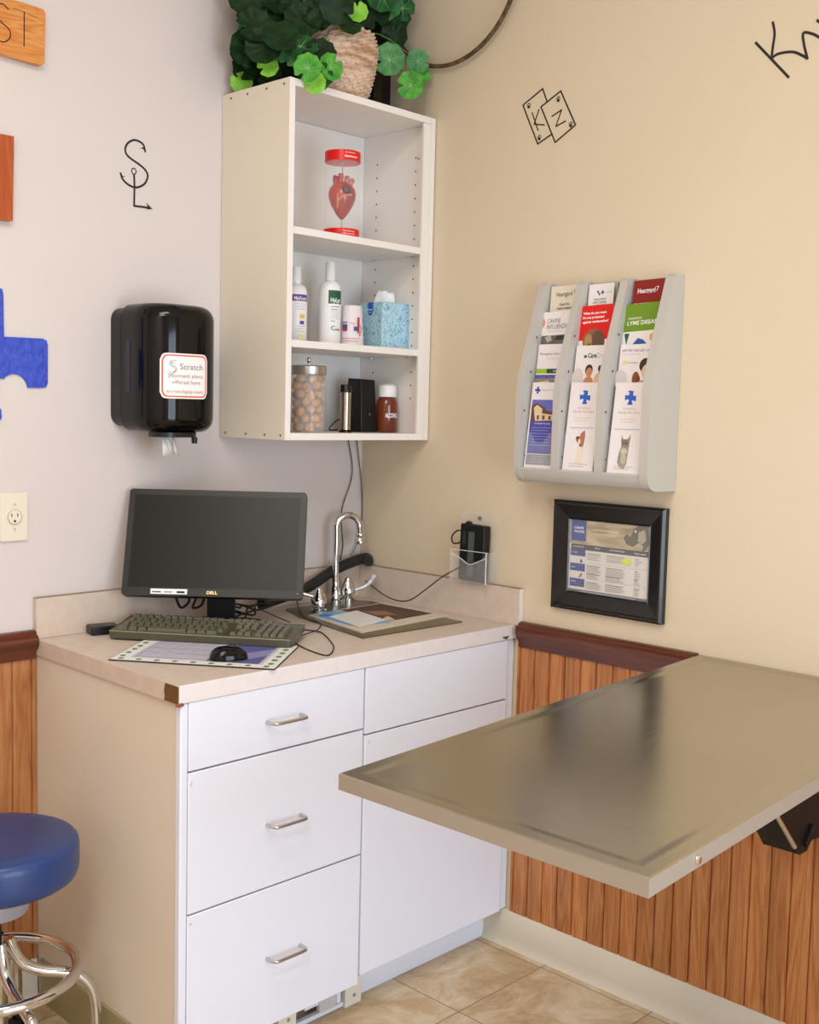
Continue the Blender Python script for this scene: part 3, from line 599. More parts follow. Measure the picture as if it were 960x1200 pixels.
for j in range(9): t = math.pi/2*j/8; zs.append((DZ0+rt*(1-math.sin(t+0)) if 0 else DZ0+rt*(1-math.cos(t)), rt*(1-math.sin(t))))
for j in range(9): t = math.pi/2*(8-j)/8; zs.append((DZ1-rt*(1-math.cos(t)), rt*(1-math.sin(t))))
mxx = (DX0+DX1)/2
for z, ins in zs:
    for i in range(ns+1):
        x, y, t = outline(-smax+2*smax*i/ns); x -= math.sin(t)*ins*.8; y += math.cos(t)*ins
        vs.append((x, min(y, -.0475), z))
fs = []; W_ = ns+1
for j in range(len(zs)-1):
    for i in range(ns): fs.append((j*W_+i, j*W_+i+1, (j+1)*W_+i+1, (j+1)*W_+i))
fs.append(tuple(range(W_))[::-1]); fs.append(tuple((len(zs)-1)*W_+i for i in range(W_)))
fs.append(tuple([j*W_ for j in range(len(zs))][::-1]+[j*W_+ns for j in range(len(zs))]))
b = MB(); b.add(vs, fs, BLACKG)
b.obj('front_cover', dp, ang=50, label='glossy black curved cover')
def dispfn(s0):
    def curved(u, v, h):
        x, y, t = outline(s0+u); return Vector((x+math.sin(t)*h, y-math.cos(t)*h, v))
    return curved
MB2 = MB(); art(MB2, dispfn(0), [('r', -.200, 1.52, -.178, 1.65, mat('#101A2A', .15))], h=.0005); MB2.obj('level_window', dp, label='dark blue tinted window on the left side')
st = MB(); OR = mat('#E25A38', .5); TX = mat('#B99A92', .5); TXD = mat('#8E8A94', .5)
def rr_grid(u0, v0, u1, v1, r, m, H):  # rounded rectangle following the curved cover
    f_ = dispfn(-.008); n = 24; vs = []
    for i in range(n+1):
        u = u0+(u1-u0)*i/n; d = min(u-u0, u1-u); c = 0 if d >= r else r-math.sqrt(max(0, r*r-(r-d)**2)); vs += [f_(u, v0+c, H), f_(u, v1-c, H)]
    st.add(vs, [(2*i, 2*i+2, 2*i+3, 2*i+1) for i in range(n)], m)
rr_grid(-.077, 1.508, .056, 1.619, .016, WHITET, .0008); rr_grid(-.073, 1.5115, .052, 1.6155, .014, OR, .0011); rr_grid(-.069, 1.515, .048, 1.612, .011, WHITET, .0014)
f0_ = dispfn(-.014)
def curved(u, v, h): return f0_(u, v+.005, h)
art(st, curved, [('l', spl([(-.032, 1.594), (-.04, 1.597), (-.048, 1.59), (-.044, 1.583), (-.036, 1.578), (-.034, 1.571), (-.042, 1.566), (-.05, 1.57)], 3), .0014, TXD), ('l', spl([(-.036, 1.59), (-.043, 1.592), (-.044, 1.587), (-.037, 1.583), (-.03, 1.576), (-.036, 1.566), (-.044, 1.562), (-.052, 1.565)], 3), .0014, TXD),
  ('t', -.022, 1.575, .0145, 'Scratch', TXD, .066), ('t', -.05, 1.555, .0095, 'payment plans', TX, .094), ('t', -.043, 1.539, .0095, 'offered here', TX, .08), ('t', -.055, 1.517, .0085, 'scratchpay.com', mat('#C2A06A', .5), .1)], h=.0017)
so_ = st.obj('sticker', dp, label='white rounded sticker with an orange border and payment plan lettering')
MB().prism(rrect(-.06, -.045, .06, .045, .04, 6), 0, .012, BLACKP, lambda u, v, h: Vector((mxx-.01+u, -.13+v, DZ0-.0125+h))).obj('outlet_ring', dp, bevel=.003)
MB().lathe([(.007, -.016), (.008, 0)], BLACKP, (mxx+.032, -.165, DZ0-.012), 14).obj('lock_tab', dp)
b = MB()
for k, (dx, dy, rz_) in enumerate(((-.02, 0, .2), (-.006, .004, -.3), (.008, -.002, .5), (0, -.008, 1.2))):
    q = Vector((mxx-.02+dx, -.135+dy, DZ0-.013)); c_, s_ = math.cos(rz_), math.sin(rz_)
    P4 = []
    for t, wd in ((0, .004), (.5, .010), (1, .014)):
        for e_ in (-1, 0, 1): P4.append(q+Vector((c_*wd*e_+.010*t, s_*wd*e_+(.003 if e_ == 0 else 0), -.042*t-(.006*abs(e_)*t))))
    b.add(P4, [(r0*3+i, r0*3+i+1, r0*3+i+4, r0*3+i+3) for r0 in range(2) for i in range(2)], mat('#EDEAE6', .9))
o = b.obj('towel_end', dp, label='crumpled white towel end hanging below'); o.modifiers.new('s', 'SOLIDIFY').thickness = .0012
# ================================================================== BACK WALL ITEMS
ORW = wood('orange_stained_wood', ('#A45A1C', '#C97B36', '#DD9A55'), axis='x', rough=.35, scale=1.6); DKW = wood('dark_orange_wood', ('#8A3A12', '#A84A1C', '#B85A28'), axis='z', rough=.35, scale=1.2)
sg = thing('engraved_wood_sign', 'honey coloured wooden sign with engraved letters at the top left of the back wall', 'sign', (-1.3, 0, 2.34))
fnw = lambda u, v, h: Vector((u, -h, v))
b = MB(); b.prism([(-1.50, 2.292), (-1.083, 2.279), (-1.0765, 2.285), (-1.0735, 2.401), (-1.079, 2.408), (-1.50, 2.418)], .0012, .021, ORW, fnw); b.obj('board', sg, bevel=.004, seg=3)
ENG = mat('#3C2A16', .8)
b = MB(); art(b, fnw, [('l', [(-1.153, 2.391), (-1.094, 2.385)], .0022, mat('#9A6A34', .8)), ('l', [(-1.127, 2.389), (-1.128, 2.312)], .0028, ENG), ('l', spl([(-1.166, 2.385), (-1.180, 2.393), (-1.197, 2.386), (-1.199, 2.368), (-1.183, 2.352), (-1.164, 2.340), (-1.163, 2.322), (-1.180, 2.309), (-1.2, 2.316)]), .0028, ENG), ('l', [(-1.225, 2.31), (-1.228, 2.391), (-1.262, 2.393)], .0028, ENG)], h=.0212, step=.0001); b.obj('engraving', sg, label='thin dark engraved letters ST')
b = MB(); b.prism([(-1.42, 1.904), (-1.157, 1.910), (-1.1525, 2.104), (-1.42, 2.098)], .0012, .019, DKW, fnw); tag(b.obj('wood_plaque', bevel=.003, origin=(-1.29, 0, 2.0)), 'reddish brown wooden plaque below the engraved sign at the left edge', 'plaque')
INK = mat('#23241E', .7)
b = MB(); W1 = .0052
art(b, fnw, [('l', spl([(-.7869, 2.1359), (-.7921, 2.151), (-.806, 2.1581), (-.8216, 2.1579), (-.8371, 2.1482), (-.8451, 2.1337), (-.842, 2.12), (-.8277, 2.1103), (-.8057, 2.1010), (-.7867, 2.0900), (-.779, 2.0758), (-.7865, 2.0569), (-.8023, 2.0454), (-.818, 2.0414), (-.8368, 2.0454), (-.8523, 2.0562), (-.8584, 2.0699)]), W1, INK), ('p', [(-.7835, 2.131), (-.790, 2.146), (-.8015, 2.1425), (-.792, 2.1405)], INK), ('p', [(-.8625, 2.073), (-.8575, 2.059), (-.8449, 2.0637), (-.854, 2.0645)], INK),
  ('l', [(-.8201+.0065*math.cos(t*.5236), 2.0809+.0075*math.sin(t*.5236)) for t in range(13)], .0028, INK), ('l', [(-.8195, 2.073), (-.8181, 2.0456), (-.8191, 1.9949), (-.7799, 1.9961)], W1, INK), ('p', [(-.782, 1.991), (-.7645, 1.9945), (-.7837, 2.0079), (-.779, 1.9985)], INK)], h=.0006, step=.00008)
tag(b.obj('painted_brand_mark', origin=(-.81, 0, 2.07)), 'black hook shaped S and L monogram painted on the pale back wall', 'wall drawing')
# blue clinic cross on the wall
def blue():
    m = noisy('textured_blue_vinyl', '#2C44B8', '#3C56C8', 60, .35, bump=1.0, bscale=150); return m
b = MB(); arcp = lambda cx, cz, r, a0, a1, n=8: [(cx+r*math.cos(math.radians(a0+(a1-a0)*i/n)), cz+r*math.sin(math.radians(a0+(a1-a0)*i/n))) for i in range(n+1)]
poly = [(-1.30, 1.43), (-1.255, 1.43)]+[(-1.1885, 1.44), (-1.1795, 1.452), (-1.181, 1.472), (-1.22, 1.50), (-1.2, 1.536)]+[(-1.1816, 1.544)]+arcp(-1.148, 1.522, .034, 140, 20)+[(-1.1135, 1.5245), (-1.076, 1.5255), (-1.065, 1.528), (-1.0612, 1.538), (-1.0605, 1.628), (-1.064, 1.64), (-1.074, 1.644), (-1.1724, 1.6425), (-1.1735, 1.74), (-1.176, 1.752), (-1.19, 1.758), (-1.30, 1.758), (-1.30, 1.64), (-1.41, 1.64), (-1.41, 1.525), (-1.30, 1.525)]
b.prism(poly, .0012, .004, blue(), fnw); tag(b.obj('blue_cross_emblem', origin=(-1.24, 0, 1.6)), 'textured blue clinic cross emblem at the left edge of the back wall', 'wall emblem')
ol = thing('power_outlet', 'ivory single power outlet on the back wall at the left edge', 'outlet', (-1.15, 0, 1.216))
IV = mat('#E6DFCB', .4); b = MB(); b.prism(rrect(-1.1865, 1.158, -1.1165, 1.274, .004), .0012, .006, IV, fnw); b.obj('cover_plate', ol, bevel=.0015)
b = MB(); b.lathe([(.0172, 0), (.0172, .003), (.0165, .004)], IV, (-1.1515, -.0062, 1.216), 30, M=Matrix.Rotation(math.pi/2, 4, 'X')); 
b.obj('socket', ol); b = MB(); ring = [(-1.1515+.0178*math.cos(a*.349), 1.216+.0178*math.sin(a*.349)) for a in range(19)]
art(b, fnw, [('l', ring, .0008, mat('#9B937E')), ('r', -1.1605, 1.216, -1.1580, 1.224, DARKT), ('r', -1.1455, 1.2165, -1.143, 1.2235, DARKT), ('c', -1.1515, 1.206, .003, .003, DARKT), ('c', -1.1515, 1.246, .0022, .0022, mat('#B6AE98')), ('c', -1.1515, 1.186, .0022, .0022, mat('#B6AE98'))], h=.0103, step=.0001)
b.obj('slots', ol)
# ================================================================== RIGHT WALL ITEMS
fr_ = lambda u, v, h: Vector((-h, -u, v))      # u runs away from the corner = to the picture's right
b = MB(); LW = .0042
YZ = lambda L_: [(-a, z) for a, z in L_]
k1p = YZ([(-.6774, 2.3107), (-.6619, 2.3453), (-.5971, 2.3135), (-.6516, 2.2045), (-.6942, 2.2222)]); k2p = YZ([(-.6584, 2.2994), (-.7215, 2.3292), (-.7727, 2.2357), (-.7091, 2.2007), (-.6584, 2.2994)])
it = [('l', k1p, LW, INK), ('l', k2p, LW, INK), ('l', YZ([(-.6293, 2.2888), (-.6511, 2.2403)]), LW*.8, INK), ('l', YZ([(-.652, 2.2935), (-.6372, 2.2577), (-.6725, 2.2507)]), LW*.8, INK), ('l', YZ([(-.6954, 2.2691), (-.7268, 2.2809), (-.7094, 2.241), (-.7408, 2.2504)]), LW*.8, INK)]
for (a, z) in ((-.6174, 2.3077), (-.6564, 2.2192), (-.715, 2.3087), (-.7581, 2.2379)):
    it.append(('c', -a, z-.002, .0048, .0042, INK)); it += [('c', -a+dx, z+dz, .0016, .0018, INK) for dx, dz in ((-.005, .003), (-.0018, .006), (.002, .0062), (.0055, .0035))]
art(b, fr_, it, h=.0006, step=.00006); tag(b.obj('playing_card_drawing', origin=(0, -.68, 2.27)), 'black line drawing of two cards lettered K and Z on the tan wall', 'wall drawing')
b = MB(); art(b, fr_, [('l', YZ([(-1.2681, 2.3433), (-1.3521, 2.2522)]), .006, INK), ('l', spl(YZ([(-1.3075, 2.3799), (-1.3132, 2.3544), (-1.3105, 2.325), (-1.3087, 2.3009)])), .006, INK), ('l', spl(YZ([(-1.3087, 2.3009), (-1.325, 2.308), (-1.3584, 2.3057), (-1.381, 2.294), (-1.3939, 2.2848)])), .006, INK), ('l', spl(YZ([(-1.3939, 2.2848), (-1.385, 2.315), (-1.3816, 2.3413), (-1.4023, 2.3357), (-1.4178, 2.3256), (-1.44, 2.31), (-1.452, 2.285)])), .006, INK), ('l', spl(YZ([(-1.412, 2.362), (-1.44, 2.342), (-1.47, 2.345)])), .006, INK)], h=.0006, step=.00006)
tag(b.obj('painted_lettering', origin=(0, -1.34, 2.32)), 'slanted black hand painted lettering Kn at the top right of the tan wall', 'wall drawing')
# ---- picture frame
pf = thing('picture_frame', 'square black frame holding a blue and white clinic chart on the tan wall', 'picture frame', (0, -.935, 1.12))
FL, FRt, FB, FT = .758, 1.099, .981, 1.2685
FRM = mat('#0E0B0A', .3, coat=.3, name='black_frame_paint'); FRW = mat('#3A322C', .4)
b = MB()
rings = [(0, .001), (0, .016), (.006, .022), (.010, .022), (.012, .018), (.045, .010), (.047, .012), (.050, .008)]
vs = [fr_(u, v, h) for i, h in rings for u, v in ((FL+i, FB+i), (FRt-i, FB+i), (FRt-i, FT-i), (FL+i, FT-i))]
b.add(vs, [(k*4+j, k*4+(j+1) % 4, (k+1)*4+(j+1) % 4, (k+1)*4+j) for k in range(len(rings)-1) for j in range(4)], FRM)
b.add([fr_(u, v, .001) for u, v in ((FL, FB), (FRt, FB), (FRt, FT), (FL, FT))], [(3, 2, 1, 0)], FRM)
for a in ((FL+.0085, FB+.0085, FRt-.0085, FB+.0098), (FL+.0085, FT-.0098, FRt-.0085, FT-.0085), (FL+.0085, FB+.0085, FL+.0098, FT-.0085), (FRt-.0098, FB+.0085, FRt-.0085, FT-.0085)):
    b.add([fr_(u, v, .0224) for u, v in ((a[0], a[1]), (a[2], a[1]), (a[2], a[3]), (a[0], a[3]))], [(0, 1, 2, 3)], FRW)
b.obj('moulding', pf, smooth=False)
# chart
QL, QR, QB, QT = FL+.047, FRt-.047, FB+.045, FT-.045
b = MB(); PW = mat('#DAD4CC', .6); CB = mat('#24408E', .5); CB2 = mat('#2F3F80', .5); BR = mat('#3E3A36', .6); TG = mat('#A49C90', .6); DG2 = mat('#77726C', .6)
b.box(-.004, -QL, QB, -.0062, -QR, QT, PW)
PH = noisy('photo_sand', '#8C7B58', '#C6B38C', 14, .6, stretch=(1, 1, 4))
cw = QR-QL; chh = QT-QB
U_ = lambda t: QL+cw*t; V_ = lambda t: QB+chh*t
its = [('r', U_(.0), V_(.665), U_(1), V_(.985), PH), ('r', U_(.025), V_(.70), U_(.215), V_(.98), CB), ('t', U_(.06), V_(.86), .006, 'CANINE', WHITET, cw*.12, .02), ('t', U_(.06), V_(.81), .006, 'VACCINE', WHITET, cw*.13, .02),
       ('p', [(U_(u), V_(v)) for u, v in ((.68, .80), (.72, .86), (.76, .82), (.80, .93), (.86, .98), (.97, .97), (.99, .75), (.95, .68), (.9, .64), (.92, .72), (.86, .76), (.8, .70), (.72, .72))], mat('#5A5244', .6)), ('p', [(U_(u), V_(v)) for u, v in ((.86, .9), (.93, .93), (.95, .80), (.9, .74), (.85, .78))], mat('#A89F84', .6)), ('c', U_(.82), V_(.9), .003, .003, mat('#E8E4DA')),
       ('r', U_(.3), V_(.86), U_(.62), V_(.875), mat('#CFC2A2')), ('r', U_(.32), V_(.81), U_(.56), V_(.82), mat('#CFC2A2')),
       ('r', U_(.03), V_(.585), U_(1), V_(.66), BR), ('r', U_(.025), V_(.50), U_(.215), V_(.585), CB2), ('r', U_(.025), V_(.30), U_(.215), V_(.40), CB), ('r', U_(.025), V_(.09), U_(.215), V_(.20), CB2), ('r', 0+U_(0), V_(0), U_(1), V_(.055), mat('#5A5A66', .5)), ('r', U_(.16), V_(.03), U_(.85), V_(.038), LGY)]
its += [('t', U_(.05), V_(.615), .0035, 'VACCINATION', WHITET, cw*.14), ('t', U_(.33), V_(.615), .0035, 'WHAT', WHITET, cw*.07), ('t', U_(.52), V_(.615), .0035, 'RECOMMENDED', WHITET, cw*.18), ('t', U_(.82), V_(.61), .0035, 'DISEASES', WHITET, cw*.14)]
its += [('r', U_(.26), V_(.42), U_(.99), V_(.425), LGY), ('r', U_(.26), V_(.20), U_(.99), V_(.205), LGY)]
for r0, nl in ((.54, 4), (.38, 5), (.27, 3), (.16, 4)):
    for i in range(nl):
        for u0, u1 in ((.24, .43), (.48, .72), (.83, .92)): its.append(('r', U_(u0), V_(r0-i*.025), U_(u1-R_.uniform(0, .06)), V_(r0-i*.025+.009), TG if i else DG2))
its += [('p', [(U_(.15), V_(.42)), (U_(.19), V_(.42)), (U_(.17), V_(.47))], mat('#3A2030')), ('l', [(U_(.155), V_(.225)), (U_(.18), V_(.27))], .004, mat('#5A3040')), ('c', U_(.735), V_(.5), cw*.05, chh*.045, mat('#D6DC2E', .5)), ('t', U_(.045), V_(.54), .003, 'RABIES', WHITET, cw*.07), ('t', U_(.045), V_(.34), .003, 'DHPP', WHITET, cw*.05), ('t', U_(.045), V_(.15), .003, 'LYME', WHITET, cw*.06)]
art(b, fr_, its, h=.0063, step=.00003); b.obj('chart', pf, smooth=False, label='blue, white and sandy vaccine chart')
MB().box(-.0088, -QL, QB, -.0095, -QR, QT, mat('#FFFFFF', .03, alpha=.06, spec=.6, name='picture_glass')).obj('glass', pf)
# ---- brochure rack
rk = thing('brochure_rack', 'light grey moulded wall rack with three columns and four tiers of brochures', 'brochure rack', (0, -.91, 1.31))
prof = [(.0012, 1.833), (.036, 1.832), (.046, 1.826), (.054, 1.80), (.090, 1.694), (.112, 1.628), (.124, 1.585), (.129, 1.545), (.130, 1.365), (.1285, 1.348), (.124, 1.335), (.117, 1.325), (.108, 1.318), (.092, 1.3135), (.0012, 1.312)]
def side_wall(name, y0, y1, pr, lb=None):
    b = MB(); b.prism(pr, 0, 1, RACKM, lambda u, v, h: Vector((-u, y0+(y1-y0)*h, v))); return b.obj(name, rk, bevel=.0045, seg=3, ang=50, label=lb)
side_wall('side_wall', -1.088, -1.112, prof, 'right hand side wall'); side_wall('side_wall', -.708, -.728, prof, 'left hand side wall')
pin = [(u-.0025 if u > .01 else u, v-(.002 if v > 1.5 else -.003)) for u, v in prof]
for y0 in (-.826, -.958): side_wall('divider', y0, y0-.022, pin)
MB().box(-.0012, -.7285, 1.3135, -.006, -1.0875, 1.829, RACKM).obj('back_panel', rk)
b = MB(); b.prism([(.0065, 1.314), (.108, 1.319), (.122, 1.336), (.1255, 1.352), (.118, 1.355), (.110, 1.3425), (.0065, 1.334)], 0, 1, RACKM, lambda u, v, h: Vector((-u, -.7285-(.359)*h, v))); b.obj('bottom_lip', rk, bevel=.002, ang=50)
TX_ = [(.104, 1.352, 1.573), (.082, 1.44, 1.672), (.058, 1.54, 1.762), (.036, 1.60, 1.824)]   # tier: front offset at the top, bottom z, top z
cols = [(-.7305, -.8245), (-.8505, -.9565), (-.9825, -1.0865)]
for t_, (d_, zb, zt) in enumerate(TX_):
    for y0, y1 in cols:
        b = MB()
        if t_: b.box(-(d_+.0165), y0-.001, zb-.003, -(d_-.012), y1+.001, zb, RACKM)
        zt2 = zb+.085
        d2 = d_+.016
        A_ = MB(); hgt = .09
        A_.prism([(0, 0), (y0-y1, 0), (y0-y1, hgt), ((y0-y1)*.82, hgt+.002), ((y0-y1)*.62, hgt*.72), ((y0-y1)*.38, hgt*.72), ((y0-y1)*.18, hgt+.002), (0, hgt)], 0, .0012, mat('#FFFFFF', .03, alpha=.07, spec=.8, name='pocket_acrylic'), lambda u, v, h, d2=d2, y0=y0, zb=zb: Vector((-(d2+.003-v*.14+h), y0-u*.995-.0003, zb+v+.001)))
        if t_: b.obj('pocket_shelf', rk)
        if t_ == 0: A_.obj('pocket_front', rk, label='clear acrylic pocket front')
b = MB()
for y in (-.7285, -.8485, -.9805):
    for dd, z in ((.105, 1.385), (.112, 1.50), (.09, 1.60), (.07, 1.69)): b.lathe([(.0028, 0), (.0028, .001)], mat('#4A4A4A'), (-dd-.006, y, z), 8, M=Matrix.Rotation(math.pi/2, 4, 'X'))
b.obj('rivets', rk)
PAPER = mat('#ECE6E6', .45); PAP2 = mat('#E4DBC6', .45); DREDM = mat('#8A1A14', .4); REDM = mat('#DC1A14', .4); GREENM = mat('#6F9420', .4); BLU = mat('#2E62C4', .5); SKIN = mat('#C98A64', .5); HAIR = mat('#3A2A22', .6)
def leaflet(tier, col, w, items, label, paper=PAPER, dy=.003, dz=0, dd=0, extra=0, grp=None):
    d_, zb, zt = TX_[tier]; zt += dz; y0, y1 = cols[col]; hgt = (zt-zb)/.99
    O = Vector((-(d_+.0155+dd), y0-dy, zb+.0015)); U = Vector((0, -1, extra)).normalized(); V = Vector((.125, extra*.99, .992)).normalized(); f = plane_fn(O, U, V)
    b = MB(); b.add([f(u, v, h) for h in (-.0012, 0) for v in (0, hgt-.002) for u in (0, w)], [(0, 2, 3, 1), (4, 5, 7, 6), (0, 1, 5, 4), (2, 6, 7, 3), (0, 4, 6, 2), (1, 3, 7, 5)], paper)
    art(b, f, items(w, hgt-.002), h=.0001, step=.00005)
    return tag(b.obj('brochure', origin=O, smooth=False), label, 'brochure')
def cross(u, v, s, m=BLU):   # clinic cross emblem with a notched silhouette
    P = [(-.32, .3), (-.98, .38), (-.9, -.38), (-.35, -.2), (-.22, -.45), (-.45, -1), (.5, -1), (.28, -.35), (1, -.5), (.95, .32), (.45, .25), (.42, .95), (-.35, 1), (-.48, .78), (-.1, .62), (-.38, .48)]
    return ('p', [(u+a*s, v+c*s*1.05) for a, c in P], m)
def tl(u0, u1, v, n, dv, m, h=.0014): return [('r', u0, v-i*dv, u1-(u1-u0)*.3*((i*5) % 3)/3, v-i*dv+h, m) for i in range(n)]
VIO = mat('#4A4C9E', .5); SKY = mat('#6A6CC0', .5); BRN = mat('#6A4A34', .5); CRM = mat('#E0C8A8', .5); LV = mat('#8C8CC8', .5); RUST = mat('#C79A86', .5); PINKL = mat('#D8C0BC', .5)
def b_building(w, h): return [cross(.018, h-.02, .0085, mat('#2A4A9A')), ('t', .032, h-.022, .005, 'Family Pet Care', TG, .042), ('r', .005, .118, w-.003, h-.045, VIO), ('r', .005, .135, w-.003, h-.046, SKY), ('p', [(.005, h-.06), (.02, h-.052), (.05, h-.066), (.05, h-.072), (.09, h-.078), (.088, h-.1), (.005, h-.1)], BRN), ('p', [(.012, h-.066), (.022, h-.058), (.04, h-.068), (.04, h-.08), (.085, h-.084), (.085, h-.097), (.02, h-.1)], CRM), ('r', .025, h-.096, .032, h-.085, BRN), ('r', .042, h-.096, .05, h-.085, BRN), ('r', .062, h-.096, .07, h-.086, BRN), ('r', .005, .037, w-.003, h-.1, VIO), ('t', .02, h-.108, .004, 'Curbside Service', WHITET, .05)]+tl(.012, .082, h-.118, 7, .0075, LV, .0018)+[('r', .005, .008, w-.003, .035, mat('#8A8A90', .5))]+tl(.02, .07, .029, 3, .007, LGY)
def b_pet(kind):
    def f(w, h):
        r = [cross(w*.5, h-.037, .0165), ('t', w*.3, h-.066, .0055, 'Cornerstone', RUST, w*.4), ('t', w*.17, h-.076, .0065, 'Family Pet Care', RUST, w*.68)]+tl(w*.25, w*.75, h-.09, 2, .007, PINKL)+tl(w*.1, w*.9, h-.115, 1, .006, mat('#B0B4D0'), .002)
        if kind == 'dog':
            r += [('p', [(w*.34, h-.137), (w*.46, h-.142), (w*.50, h-.128), (w*.62, h-.119), (w*.65, h-.135), (w*.62, h-.16), (w*.52, h-.168), (w*.47, h-.155), (w*.36, h-.146)], mat('#B4795A')), ('p', [(w*.4, h-.205), (w*.44, h-.16), (w*.55, h-.16), (w*.64, h-.168), (w*.66, h-.2), (w*.62, h-.208)], mat('#EBDDC8')), ('c', w*.53, h-.158, .004, .003, HAIR), ('c', w*.42, h-.139, .006, .004, mat('#7A4A34')), ('c', w*.48, h-.148, .003, .007, mat('#F2E4D4'))]
        else:
            r += [('p', [(w*.36, h-.128), (w*.42, h-.138), (w*.56, h-.138), (w*.64, h-.126), (w*.62, h-.16), (w*.6, h-.195), (w*.54, h-.21), (w*.4, h-.208), (w*.3, h-.195), (w*.33, h-.17), (w*.38, h-.158)], mat('#8E8470')), ('c', w*.48, h-.168, .009, .008, mat('#CFC3A4')), ('c', w*.45, h-.148, .0022, .0022, DARKT), ('c', w*.54, h-.148, .0022, .0022, DARKT), ('l', [(w*.36, h-.14), (w*.42, h-.145)], .0015, BRN), ('l', [(w*.5, h-.139), (w*.5, h-.145)], .002, BRN), ('c', w*.49, h-.185, .008, .014, mat('#BDB08E')), ('l', [(w*.33, h-.18), (w*.4, h-.186)], .0015, BRN), ('l', [(w*.57, h-.18), (w*.61, h-.174)], .0015, BRN)]
        return r+tl(w*.22, w*.82, .016, 2, .006, RUST)
    return f
leaflet(0, 0, .090, b_building, 'tall violet brochure picturing a clinic building, bottom tier, left column', dy=.0035)
leaflet(0, 1, .092, b_pet('dog'), 'tall white brochure with blue cross and small dog, bottom tier, middle column', dy=.006)
leaflet(0, 2, .090, b_pet('cat'), 'tall white brochure with blue cross and grey kitten, bottom tier, right column', dy=.008)
def t3a(w, h): return [('t', .008, h-.028, .0065, 'Emergency Care', DARKT, .06), ('r', .03, h-.038, .068, h-.037, LGY), ('r', 0, h-.076, .034, h-.064, mat('#9CBF2E')), ('r', .034, h-.076, w, h-.064, mat('#2E5030')), ('t', .054, h-.072, .004, 'VETERINARY', WHITET, .026), ('r', 0, h-.09, w, h-.08, mat('#3A3E98')), ('t', .004, h-.087, .004, 'Emergency Animal Hospital', LGY, .078), ('r', 0, h-.14, w, h-.091, mat('#8A8270')), ('p', [(.002, h-.1), (.04, h-.094), (.05, h-.1), (.02, h-.11)], CRM)]
leaflet(1, 0, .092, t3a, 'white Emergency Care brochure with green and blue stripes in the left column', dy=.001)
def t3b(w, h): return [('c', .03, h-.028, .005, .004, mat('#2E6B4A')), ('t', .037, h-.031, .0115, 'Care', mat('#23503A'), .026, .03), ('t', .064, h-.031, .0115, 'Credit', mat('#9AA8A0'), .034), ('c', .012, h-.085, .018, .028, mat('#D8D0CC')), ('c', .045, h-.062, .0115, .014, HAIR), ('c', .046, h-.068, .0095, .012, SKIN), ('c', .046, h-.098, .016, .02, SKIN), ('c', .085, h-.072, .012, .016, mat('#C89A74')), ('c', .078, h-.058, .006, .008, HAIR), ('c', .092, h-.056, .006, .01, mat('#8A6A4A')), ('c', .074, h-.09, .012, .02, mat('#E0B894'))]
leaflet(1, 1, .099, t3b, 'white brochure with green heading showing a smiling person with pets, middle column', dy=.002, dz=-.006)
def t3c(w, h): return [('t', .006, h-.018, .006, 'ANY PET CAN GET LOST', mat('#5A5070'), .084, .01), ('t', .006, h-.026, .0045, 'Your pet needs a chip', LGY, .05), ('c', .016, h-.045, .006, .006, mat('#E8D88A')), ('t', .024, h-.047, .005, 'HomeAgain', TXD, .03), ('c', .008, h-.085, .02, .022, mat('#D6D0CE')), ('c', .077, h-.052, .018, .018, HAIR), ('c', .081, h-.067, .014, .018, mat('#E8BCA0')), ('c', .086, h-.074, .006, .002, WHITET), ('c', .052, h-.085, .010, .018, mat('#8A4A24')), ('c', .06, h-.09, .005, .014, mat('#6A3A1C')), ('c', .075, h-.1, .02, .012, mat('#C8A080'))]
leaflet(1, 2, .1, t3c, 'white pet microchip brochure showing a smiling woman with a brown dog, right column', dy=.002, dz=-.006)
def t2a(w, h): return [('c', .002, h-.028, .007, .012, mat('#D8947C')), ('t', .016, h-.03, .012, 'CANINE', mat('#55504E'), .042), ('t', .016, h-.045, .012, 'INFLUENZA', mat('#55504E'), .064), ('t', .016, h-.053, .0045, 'What you need to know', LGY, .046), ('r', 0, h-.1, w, h-.062, mat('#6A6660')), ('p', [(.012, h-.066), (.03, h-.062), (.035, h-.075), (.02, h-.08)], mat('#B8B4AC')), ('p', [(.042, h-.075), (.05, h-.063), (.07, h-.063), (.08, h-.075)], mat('#3A3632'))]
leaflet(2, 0, .092, t2a, 'white brochure headed CANINE INFLUENZA, second tier down in the left column', dy=.001, dz=-.006, extra=.03)
def t2b(w, h): return [('r', 0, h-.088, w, h, REDM), ('t', .009, h-.022, .006, 'What do you mean', WHITET, .07, .03), ('t', .009, h-.033, .006, "I'm not protected", WHITET, .064, .03), ('t', .009, h-.044, .006, 'against rattlesnakes?', WHITET, .078, .03), ('c', .045, h-.09, .032, .03, mat('#8A6444')), ('c', .058, h-.094, .022, .03, mat('#6A4E3A')), ('c', .03, h-.092, .012, .02, mat('#B08A54')), ('c', .034, h-.1, .004, .004, HAIR)]
leaflet(2, 1, .1, t2b, 'bright red and white brochure with a brown dog in the middle column', dy=.002, dz=.004, extra=.04)
def t2c(w, h): return [('r', 0, h-.068, w, h, GREENM), ('t', .012, h-.038, .005, 'CANINE/FELINE', WHITET, .04), ('t', .012, h-.052, .01, 'LYME DISEASE', WHITET, .09, .02), ('p', [(.005, h-.072), (.02, h-.072), (.012, h-.1)], mat('#2A5A4A')), ('p', [(.03, h-.1), (.045, h-.085), (.06, h-.09), (.07, h-.1)], mat('#2A5AA0')), ('c', .085, h-.085, .008, .01, mat('#D8B060'))]
leaflet(2, 2, .1, t2c, 'green and white Lyme disease brochure, second tier down in the right column', dy=.003, dz=.002, extra=.05)
